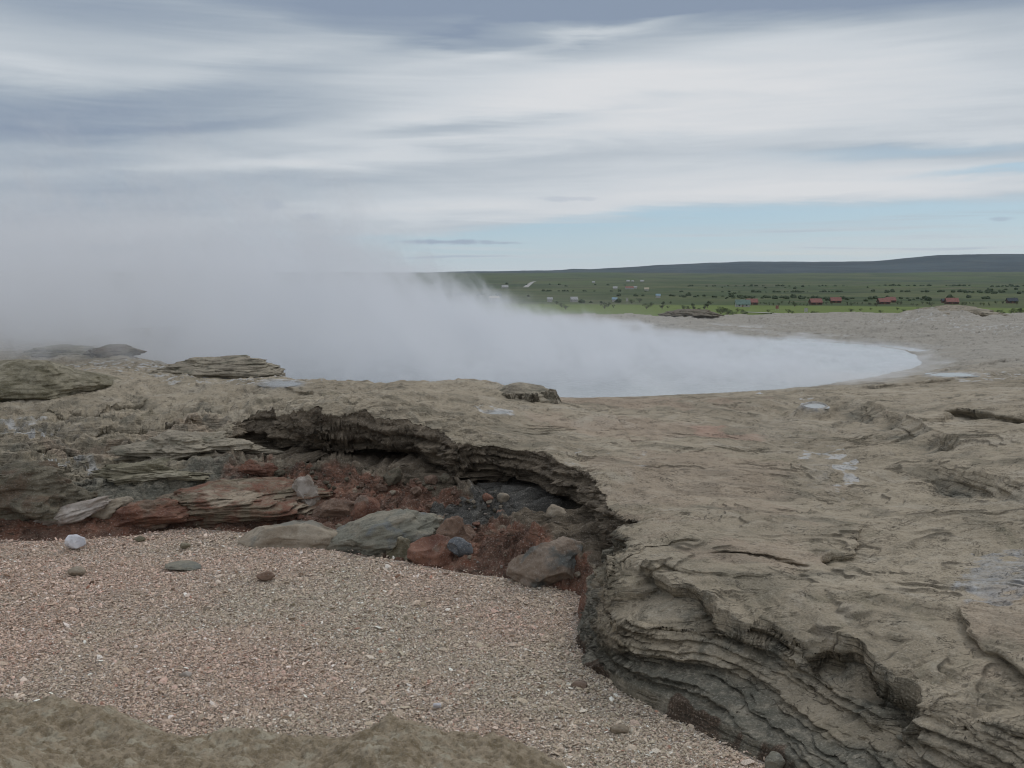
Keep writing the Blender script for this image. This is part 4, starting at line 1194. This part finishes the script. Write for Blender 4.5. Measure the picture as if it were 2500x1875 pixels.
c = N.mix(N.ss(k1, .4, .6), (.050, .078, .028), (.095, .115, .046))
kb = N.noise(N.v('MULTIPLY', P, (1 / 900., 1 / 500., 0)), 1.0, 5, .62, .8)
c = N.mix(N.m('MULTIPLY', N.ss(kb, .47, .36), .7), c, (.032, .050, .028))
c = N.mix(N.m('MULTIPLY', N.ss(kb, .55, .66), .55), c, (.115, .105, .065))
c = N.mix(N.m('MULTIPLY', N.ss(k2, .5, .66), .7), c, (.115, .108, .064))
c = N.mix(N.m('MULTIPLY', N.ss(k2, .48, .34), .6), c, (.036, .053, .024))
c = N.mix(N.m('MULTIPLY', N.ss(N.noise(P, 1 / 700., 4, .6, 1.0), .52, .62), .6), c, (.075, .115, .035))
near = N.m('MULTIPLY', N.ss(rl, 540, 590), N.ss(N.m('ADD', rl, N.m('MULTIPLY', k1, 160)), 1010, 930))
c = N.mix(near, c, N.mix(k2, (.105, .155, .035), (.17, .21, .06)))
c = N.mix(N.m('MULTIPLY', N.ss(k3, .45, .30), .5), c, (.03, .045, .018))
finish(N, c, .95, k3, .3, 2.0, .1)
M_VAL = m
m, N = new_mat('hill_heath')
P = N.n('ShaderNodeNewGeometry').outputs['Position']
k1 = N.noise(P, 1 / 600., 6, .6, .8); k2 = N.noise(P, 1 / 90., 4, .6)
c = N.mix(N.ss(k1, .42, .6), (.032, .050, .064), (.056, .080, .094))
c = N.mix(N.m('MULTIPLY', N.ss(k2, .5, .65), .4), c, (.10, .10, .09))
finish(N, c, .95, k2, .3, 5.0, .1)
M_HILL = m
az_all = np.concatenate([np.arange(-180, -34, 4.), np.arange(-34, 34, .09), np.arange(34, 181, 4.)])
az_all = np.concatenate([az_all[az_all < 180], [180.]])
rr = np.concatenate([[1, 20, 45], np.geomspace(60, 7600, 170)])
valley = polar('ground', rr, az_all, vz, M_VAL)
tag(valley, kind='structure')
RIDGE = [(-200, 272), (300, 273), (385, 273), (450, 272.5), (500, 271.5), (560, 270.5), (572, 269.2), (590, 269.6), (620, 268), (660, 265.5), (700, 263.8), (745, 262.6), (790, 262.6), (830, 263), (870, 262.8), (905, 259.8), (935, 257.8), (975, 257), (1024, 257.4), (1200, 259)]
RA_ = np.array([math.degrees(math.atan((p - 512) / F)) for p, q in RIDGE]); RH = np.array([(280 - q) / F * 8200 for p, q in RIDGE])
def hz_(x, y):
    r = np.hypot(x, y); a = np.degrees(np.arctan2(x, y))
    h = np.interp(a, RA_, RH)
    k = sst(r, 5900, 8200)
    z = np.interp(r, VR, VZ) - 6 + (h + 1.7 - np.interp(r, VR, VZ) + 6) * k ** 1.0 - 60 * sst(r, 8400, 10400)
    z = z + 7 * fbm2(x / 350., y / 350., 4, 520) * k * (1 - sst(r, 7600, 8200) * .75) + 6 * fbm2(x / 900., y / 900., 3, 501) * (1 - k)
    return z
hills = polar('hills', np.concatenate([np.linspace(5900, 8250, 46), np.linspace(8300, 10400, 12)]), np.arange(-60, 60, .12), hz_, M_HILL)
tag(hills, kind='structure')

def flat_mat(name, c, rough=.8, sc=1.0):
    m, N = new_mat(name)
    P = N.n('ShaderNodeTexCoord').outputs['Object']
    n_ = N.noise(P, sc, 4, .6)
    finish(N, N.mix(N.ss(n_, .35, .65), tuple(v * .8 for v in c), tuple(min(1, v * 1.12) for v in c)), rough, n_, .2, .02, .3)
    return m
M_ROOF_R = flat_mat('red_roof', (.27, .125, .105)); M_ROOF_G = flat_mat('green_grey_roof', (.14, .21, .18)); M_ROOF_W = flat_mat('white_roof', (.46, .46, .45)); M_ROOF_D = flat_mat('dark_roof', (.06, .07, .085))
M_ROOF_C = flat_mat('cream_roof', (.55, .48, .36)); M_ROOF_B = flat_mat('blue_roof', (.30, .42, .50))
M_WALL_D = flat_mat('brown_wall', (.10, .06, .045)); M_WALL_W = flat_mat('white_wall', (.42, .41, .39)); M_WIN = flat_mat('window_glass', (.04, .05, .06), .2); M_DOOR = flat_mat('door_paint', (.20, .12, .07))
M_TRUNK = flat_mat('birch_bark', (.16, .14, .11), .9, 4)
def leafmat(name, c):
    m, N = new_mat(name)
    P = N.n('ShaderNodeNewGeometry').outputs['Position']
    n_ = N.noise(P, .9, 3, .6)
    finish(N, N.mix(N.ss(n_, .35, .65), tuple(v * .6 for v in c), c), .8, spec=.2)
    return m
M_LEAF = [leafmat('bush_leaves', (.060, .088, .026)), leafmat('dark_bush_leaves', (.045, .066, .028)), leafmat('light_bush_leaves', (.095, .125, .035))]

M_WOOD = leafmat('far_wood', (.062, .088, .040))

def house(px, py, wpx, roof, wall, label, yaw=0., group=None, detail=True, cat='house', wh=2.3, asp=.75):
    x, y, z = v_hit(px, py)
    w = wpx / F * y * .5; d = w * asp
    g0 = empty('house' if cat == 'house' else 'barn', (x, y, z), yaw)
    tag(g0, label, cat, group)
    rise = min(w * .62, 3.4) if cat == 'house' else w * .30
    wm = MB(); wm.box(-w, w, -d, d, -.6, wh)
    wm.add([(-w, -d, wh), (-w, d, wh), (-w, 0, wh + rise), (w, -d, wh), (w, d, wh), (w, 0, wh + rise)], [(0, 2, 1), (3, 4, 5)])
    wm.build('wall', wall, g0)
    rf = MB(); ov = .5; tk = .25
    for sg in (-1, 1):
        a = (-w - ov, sg * (d + ov), wh - rise * ov / d + .03); b = (w + ov, sg * (d + ov), wh - rise * ov / d + .03)
        c_ = (w + ov, 0, wh + rise + .03); e = (-w - ov, 0, wh + rise + .03)
        up = [(p[0], p[1], p[2] + tk) for p in (a, b, c_, e)]
        q = [a, b, c_, e] + up
        f = [(0, 1, 2, 3), (4, 5, 6, 7), (0, 1, 5, 4), (1, 2, 6, 5), (2, 3, 7, 6), (3, 0, 4, 7)]
        rf.add(q, f)
    ro = rf.build('roof', roof, g0)
    if detail:
        for k in (-.55, .5):
            mm = MB(); mm.box(w * k - .6, w * k + .6, -d - .04, -d + .05, .9, 1.9); mm.build('window', M_WIN, g0)
        mm = MB(); mm.box(-.45 - w * .05, .45 - w * .05, -d - .05, -d + .05, -.2, 1.95); mm.build('door', M_DOOR, g0)
        mm = MB(); mm.box(w * .4, w * .4 + .5, .1, .6, wh + rise * .5, wh + rise + .7); mm.build('chimney', M_WALL_D, ro)
def Z7(zx, zy): return 716.8 + zx * .13888, 245.8 + zy * .13888
def Z6(zx, zy): return 471.0 + zx * .1296, 245.8 + zy * .1296
G1 = 'red roofed houses on the plain'
for zx, zy, w, lb, ro, wa in [(252, 424, 74, 'red roofed house beside the grey-green roof', M_ROOF_R, M_WALL_D), (185, 440, 98, 'low building with a long grey-green roof', M_ROOF_G, M_WALL_W), (710, 424, 78, 'red roofed house standing alone lower in the plain', M_ROOF_R, M_WALL_D),
                              (855, 411, 70, 'red roofed house set higher, second of the middle pair', M_ROOF_R, M_WALL_D), (1200, 420, 76, 'front red roofed house of the overlapping pair', M_ROOF_R, M_WALL_D), (1248, 408, 66, 'rear red roofed house of the overlapping pair', M_ROOF_R, M_WALL_D),
                              (1690, 420, 82, 'red roofed house at the right above the rock mound', M_ROOF_R, M_WALL_D), (1634, 410, 30, 'small dark roofed hut beside the right red roofed house', M_ROOF_D, M_WALL_D), (2124, 414, 66, 'dark roofed house near the right edge of the picture', M_ROOF_D, M_WALL_D)]:
    px, py = Z7(zx, zy)
    house(px, py, w * .13888, ro, wa, lb, yaw=random.uniform(-.15, .15), group=G1 if ro == M_ROOF_R else None)
for zx, zy, w, lb, ro, wa in [(1212, 279, 26, 'tiny white farmhouse in the far upper farm row', M_ROOF_W, M_WALL_W), (1247, 279, 16, 'tiniest white shed in the far upper farm row', M_ROOF_W, M_WALL_W), (1320, 279, 30, 'white barn at the right end of the far upper farm row', M_ROOF_W, M_WALL_W),
                              (1112, 335, 32, 'grey-white shed left of the long red and white farm building', M_ROOF_W, M_WALL_W), (1222, 334, 62, 'long red and white farm building in the far fields', M_ROOF_R, M_WALL_W), (1268, 330, 26, 'white gable at the end of the long farm building', M_ROOF_W, M_WALL_W),
                              (1355, 345, 34, 'cream roofed barn below the far farm', M_ROOF_C, M_WALL_W), (945, 288, 22, 'faint pale barn seen through the thin steam', M_ROOF_W, M_WALL_W), (262, 328, 48, 'white farm building deep in the drifting steam', M_ROOF_W, M_WALL_W),
                              (180, 423, 70, 'long cream roofed barn half hidden by steam', M_ROOF_C, M_WALL_W), (608, 434, 38, 'white roofed house behind the thin steam', M_ROOF_W, M_WALL_W), (795, 435, 52, 'white double roofed building near the pool bank', M_ROOF_W, M_WALL_W),
                              (1108, 434, 36, 'pale blue building just above the far bank', M_ROOF_B, M_WALL_W), (1443, 402, 32, 'pale blue roofed house at the edge of the dark wood', M_ROOF_B, M_WALL_W)]:
    px, py = Z6(zx, zy)
    house(px, py, w * .1296, ro, wa, lb, yaw=random.uniform(-.2, .2), detail=False, cat='house' if w < 60 else 'barn', wh=3.0, asp=.5)

def strip(name, pts, width, mat):
    P3 = [v_hit(a, b) for a, b in pts]
    mb = MB()
    for i, p in enumerate(P3):
        q = P3[min(i + 1, len(P3) - 1)]; o_ = P3[max(i - 1, 0)]
        t_ = Vector((q[0] - o_[0], q[1] - o_[1], 0)).normalized(); n_ = Vector((-t_.y, t_.x, 0)) * width
        mb.v += [(p[0] - n_.x, p[1] - n_.y, p[2] + .5), (p[0] + n_.x, p[1] + n_.y, p[2] + .5)]
    mb.f = [(2 * i, 2 * i + 1, 2 * i + 3, 2 * i + 2) for i in range(len(P3) - 1)]
    return tag(mb.build(name, mat), kind='structure')
M_ROAD = flat_mat('pale_road', (.36, .35, .33))
strip('road', [(744, 312.6), (760, 313.2), (775, 314.0), (790, 315.0), (806, 316.5)], 3.5, M_ROAD)
strip('road', [(525.5, 287.5), (528, 285.5), (532, 282.5), (535, 281.6)], 6, M_ROAD)
def post(px, py, hpx, wpx, mat, label, cat):
    x, y, z = v_hit(px, py)
    g0 = empty('sign_post', (x, y, z)); tag(g0, label, cat)
    h = hpx / F * y; w = wpx / F * y * .5
    mb = MB(); mb.box(-w, w, -.08, .08, h * .45, h); mb.build('panel', mat, g0)
    for s_ in (-1, 1):
        mb = MB(); mb.box(s_ * w * .8 - .08, s_ * w * .8 + .08, -.06, .06, -.3, h * .45); mb.build('leg', M_WALL_W, g0)
post(806, 315, 7, 3.4, M_WALL_W, 'white upright board standing on the green field', 'sign')
post(777, 311.5, 6, 3.0, M_ROOF_R, 'small orange-red board standing on the green field', 'sign')
post(627, 304, 6, 2.2, M_WALL_W, 'white upright post beside the pale blue building', 'sign')

# trees: trunk with limbs and a crown of many leaf faces
def make_tree(seed, leaf, wide=1.0):
    r = np.random.default_rng(seed)
    g0 = empty('birch_tree')
    tb = MB()
    def limb(a, b, r0, r1, n=6):
        a, b = Vector(a), Vector(b); dr = (b - a).normalized()
        u = dr.orthogonal().normalized(); w = dr.cross(u)
        ring = lambda c, q: [tuple(c + (u * math.cos(2 * math.pi * i / n) + w * math.sin(2 * math.pi * i / n)) * q) for i in range(n)]
        tb.add(ring(a, r0) + ring(b, r1), [(i, (i + 1) % n, n + (i + 1) % n, n + i) for i in range(n)])
    tips = []
    for k in range(7):
        th = r.uniform(0, 6.28); q = r.uniform(.15, .36) * wide
        b = (q * math.cos(th), q * math.sin(th), r.uniform(.35, .85))
        limb((0, 0, r.uniform(.02, .2)), b, .022, .007); tips.append(b)
    limb((0, 0, -.05), (.02, .01, .6), .035, .014); tips.append((.02, .01, .75)); tips.append((0, 0, .4))
    tb.build('trunk', M_TRUNK, g0)
    n = 900
    tips = np.array(tips)
    c = tips[r.integers(0, len(tips), n)]
    q = r.normal(size=(n, 3)); q /= np.linalg.norm(q, axis=1)[:, None]
    P_ = c + q * (r.uniform(.2, 1, (n, 1)) ** .6) * np.array([.20 * wide, .20 * wide, .17])
    P_[:, 2] = np.clip(P_[:, 2], .03, 1.05)
    s_ = r.uniform(.015, .034, n)
    A = r.normal(size=(n, 3)); A /= np.linalg.norm(A, axis=1)[:, None]
    B = np.cross(A, r.normal(size=(n, 3))); B /= np.linalg.norm(B, axis=1)[:, None]
    V = np.stack([P_ - A * s_[:, None], P_ + B * s_[:, None] * .6, P_ + A * s_[:, None], P_ - B * s_[:, None] * .6], 1).reshape(-1, 3)
    mesh_np('crown', V, quads=np.arange(4 * n).reshape(-1, 4), mat=leaf, smooth=False, parent=g0)
    return g0
TP = [make_tree(601, M_LEAF[0], 1.25), make_tree(602, M_LEAF[1], 1.5), make_tree(603, M_LEAF[2], 1.1), make_tree(604, M_LEAF[1], .8)]
used = set()
def tree(px, py, hpx, k, label, group, sx=1.0):
    look = ['mid green rounded', 'dark green broad', 'pale green loose', 'dark green narrow upright'][k]
    where = 'by the blue building' if px < 640 else 'left of the dark lump' if px < 690 else 'right of the dark lump' if px < 735 else 'below the grey-green roof' if px < 800 else 'below the middle red houses' if px < 880 else 'near the paired red houses' if px < 955 else 'by the rock mound'
    label = '%s %s birch %s %s' % ('taller' if hpx > 5 else 'small', look, label, where)
    x, y, z = v_hit(px, py)
    src = TP[k]
    if k in used:
        o = src.copy(); COL.objects.link(o)
        for ch in src.children:
            c_ = ch.copy(); COL.objects.link(c_); c_.parent = o
    else:
        o = src; used.add(k)
    h = hpx / F * y
    o.location = (x, y, z); o.scale = (h * sx, h * sx, h); o.rotation_euler = (0, 0, random.uniform(0, 6.28))
    tag(o, label, 'tree', group)
GB = 'shrubby birches between the far bank and the green field'; LB = 'past the far bank'
for zx, zy, h, k in [(1030, 488, 55, 1), (1060, 470, 40, 0), (1100, 480, 30, 2), (1355, 490, 50, 1), (1390, 470, 40, 0), (1475, 490, 60, 3), (1520, 485, 25, 0), (1640, 500, 45, 1), (1675, 500, 40, 0), (1720, 498, 55, 3), (1760, 505, 30, 1), (1800, 495, 50, 3), (1825, 480, 55, 3),
                     (1850, 455, 30, 0), (1940, 520, 55, 1), (1985, 530, 50, 1), (2060, 512, 35, 0), (1900, 512, 30, 2), (2110, 540, 45, 1), (700, 480, 45, 0), (730, 495, 40, 1), (660, 455, 30, 1), (1240, 450, 40, 0), (1300, 440, 40, 1), (1540, 450, 25, 0)]:
    px, py = Z6(zx, zy); tree(px, py, h * .1296, k, LB, GB, 1.1)
for zx, zy, h, k in [(30, 498, 50, 1), (75, 505, 45, 1), (120, 510, 40, 1), (180, 478, 25, 0), (200, 515, 35, 1), (370, 480, 25, 0), (400, 505, 30, 2), (515, 488, 35, 1), (540, 492, 28, 0), (695, 512, 48, 1), (725, 508, 30, 1), (965, 482, 32, 1), (1035, 470, 20, 1), (1108, 463, 20, 0), (1180, 486, 28, 0),
                     (1300, 465, 22, 1), (1345, 482, 28, 1), (1450, 462, 20, 1), (1545, 435, 30, 1), (2030, 495, 38, 1), (2060, 500, 30, 1), (2135, 505, 60, 1), (2170, 508, 60, 3), (2205, 510, 55, 1), (1150, 438, 30, 1), (560, 440, 35, 0)]:
    px, py = Z7(zx, zy); tree(px, py, h * .13888, k, LB, GB, 1.15)
GT = 'small trees standing among the red roofed houses'; LT = 'in the row of houses'
for i, zx in enumerate([315, 340, 355, 378, 405, 445, 470, 520, 548, 600, 628, 650, 765, 790, 830, 942, 968, 990, 1012, 1045, 1095, 1103, 1140, 1160, 1300, 1325, 1400, 1412, 1440, 1480, 1512, 1530, 1765, 1785, 1800, 1822, 1845, 1900, 1920, 1960, 2010, 2060, 2160]):
    px, py = Z7(zx, 428 + (i * 37 % 17) - 8); tree(px, py, (17 + (i * 53 % 17)) * .13888, i % 4, LT, GT, .8)

# woods and scrub far across the valley: too many to count
def woodland():
    v, f = ICO[2]
    V = []; Fc = []; base = 0
    r = np.random.default_rng(77)
    n = 90000
    rr_ = np.exp(r.uniform(math.log(900), math.log(6200), n)); aa = np.radians(r.uniform(-31, 31, n))
    x, y = rr_ * np.sin(aa), rr_ * np.cos(aa)
    belt = np.maximum.reduce([np.exp(-((rr_ - 1750 - 120 * np.sin(aa * 9)) / 60) ** 2) * (aa > .02), np.exp(-((rr_ - 1350 + 500 * aa) / 45) ** 2) * (aa > .10) * (aa < .40),
                              np.exp(-((rr_ - 2500 - 200 * np.sin(aa * 7)) / 90) ** 2) * (aa > .17)])
    nz = fbm2(x / 260., y / 260., 4, 701)
    keep = (r.random(n) < .12 * np.clip(belt * (nz > -.1), 0, 1) + .04 * np.clip(nz * 2.0 - .6, 0, 1) * (rr_ < 3000))
    x, y, rr_ = x[keep], y[keep], rr_[keep]
    n = min(len(x), 1000); x, y, rr_ = x[:n], y[:n], rr_[:n]
    z = vz(x, y)
    s_ = r.uniform(1.8, 4.2, n) * np.interp(rr_, [900, 5000], [.8, 1.3])
    hh = s_ * r.uniform(.5, .9, n)
    J = 1 + r.uniform(-.35, .35, (n, len(v), 1))
    Vt = v[None] * J * np.stack([s_, s_, hh], 1)[:, None, :] + np.stack([x, y, z + hh * .5], 1)[:, None, :]
    T_ = (np.arange(n)[:, None, None] * len(v) + f[None]).reshape(-1, 3)
    o = mesh_np('woodland', Vt.reshape(-1, 3), tris=T_, mat=M_WOOD, smooth=False)
    tag(o, kind='stuff')
woodland()

# ================================================================== steam over the pool
def steam():
    x0, x1, y0, y1, z0, z1 = -30.0, 13.0, 15.0, 40.0, -.055, 7.5
    mb = MB(); mb.box(x0, x1, y0, y1, z0, z1)
    m, N = new_mat('steam')
    P = N.n('ShaderNodeNewGeometry').outputs['Position']
    x, y, z = N.xyz(P)[0:3]
    # the breeze carries the steam to the left: the layer is thin at the right and towers at the left
    xn = N.m('MULTIPLY', N.m('SUBTRACT', x, x0), 1 / (x1 - x0))
    def at(xx): return (xx - x0) / (x1 - x0)
    top = N.m('MULTIPLY', N.ramp(xn, [(at(-30), .47), (at(-14), .48), (at(-8), .47), (at(-4.4), .42), (at(-2.9), .27), (at(-0.8), .15), (at(1.2), .09), (at(3.1), .05), (at(4.5), .030), (at(7), .012), (at(9.5), .006)]), 7.5)
    adv = N.v('ADD', P, N.cxyz(N.m('MULTIPLY', z, .30), 0.0, 0.0))      # billows lean down-wind
    bil = N.noise(N.v('MULTIPLY', adv, (.62, .45, .62)), 1.0, 4, .58, .7)
    bil2 = N.noise(N.v('MULTIPLY', adv, (1.3, .8, .8)), 1.0, 4, .6, .8)
    e = N.ss(N.m('ADD', N.m('SUBTRACT', 1.15, N.m('DIVIDE', z, top)), N.m('MULTIPLY', N.m('SUBTRACT', bil, .5), 4.2)), 0.0, .75)
    lo = N.m('EXPONENT', N.m('MULTIPLY', z, -3.2))
    body = N.m('MULTIPLY', e, N.ss(bil2, .38, .60, .06, 1.0))
    body = N.m('MULTIPLY', body, N.m('EXPONENT', N.m('MULTIPLY', z, -.30)))
    d = N.m('ADD', N.m('MULTIPLY', body, .78), N.m('MULTIPLY', N.m('MULTIPLY', lo, N.ss(x, 6.5, -1.0, .0, 1.0)), .17))
    fx = N.m('MULTIPLY', N.ss(x, x0, x0 + 4), N.ss(x, x1 - .5, x1 - 5))
    fy = N.m('MULTIPLY', N.ss(y, y0, y0 + 2.0), N.ss(y, y1, y1 - 7))
    fz = N.ss(z, z1, z1 - 2)
    d = N.m('MULTIPLY', d, N.m('MULTIPLY', fz, N.m('MULTIPLY', fx, fy)))
    pv = N.n('ShaderNodeVolumePrincipled')
    N.put(pv.inputs['Color'], (.94, .96, .99)); N.put(pv.inputs['Density'], d)
    pv.inputs['Anisotropy'].default_value = 0.0
    o = N.n('ShaderNodeOutputMaterial'); N.t.links.new(pv.outputs[0], o.inputs['Volume'])
    m.cycles.volume_step_rate = 0.45
    ob = mb.build('steam', m)
    tag(ob, kind='stuff')
steam()
# ================================================================== the air of the valley
def haze():
    mb = MB(); mb.box(-11500, 11500, -11500, 11500, -60, 260)
    m, N = new_mat('haze')
    pv = N.n('ShaderNodeVolumePrincipled')
    N.put(pv.inputs['Color'], (.74, .87, 1.0)); pv.inputs['Density'].default_value = 2.6e-5
    o = N.n('ShaderNodeOutputMaterial'); N.t.links.new(pv.outputs[0], o.inputs['Volume'])
    ob = mb.build('haze', m)
    tag(ob, kind='stuff')
HAZE = True
if HAZE: haze()
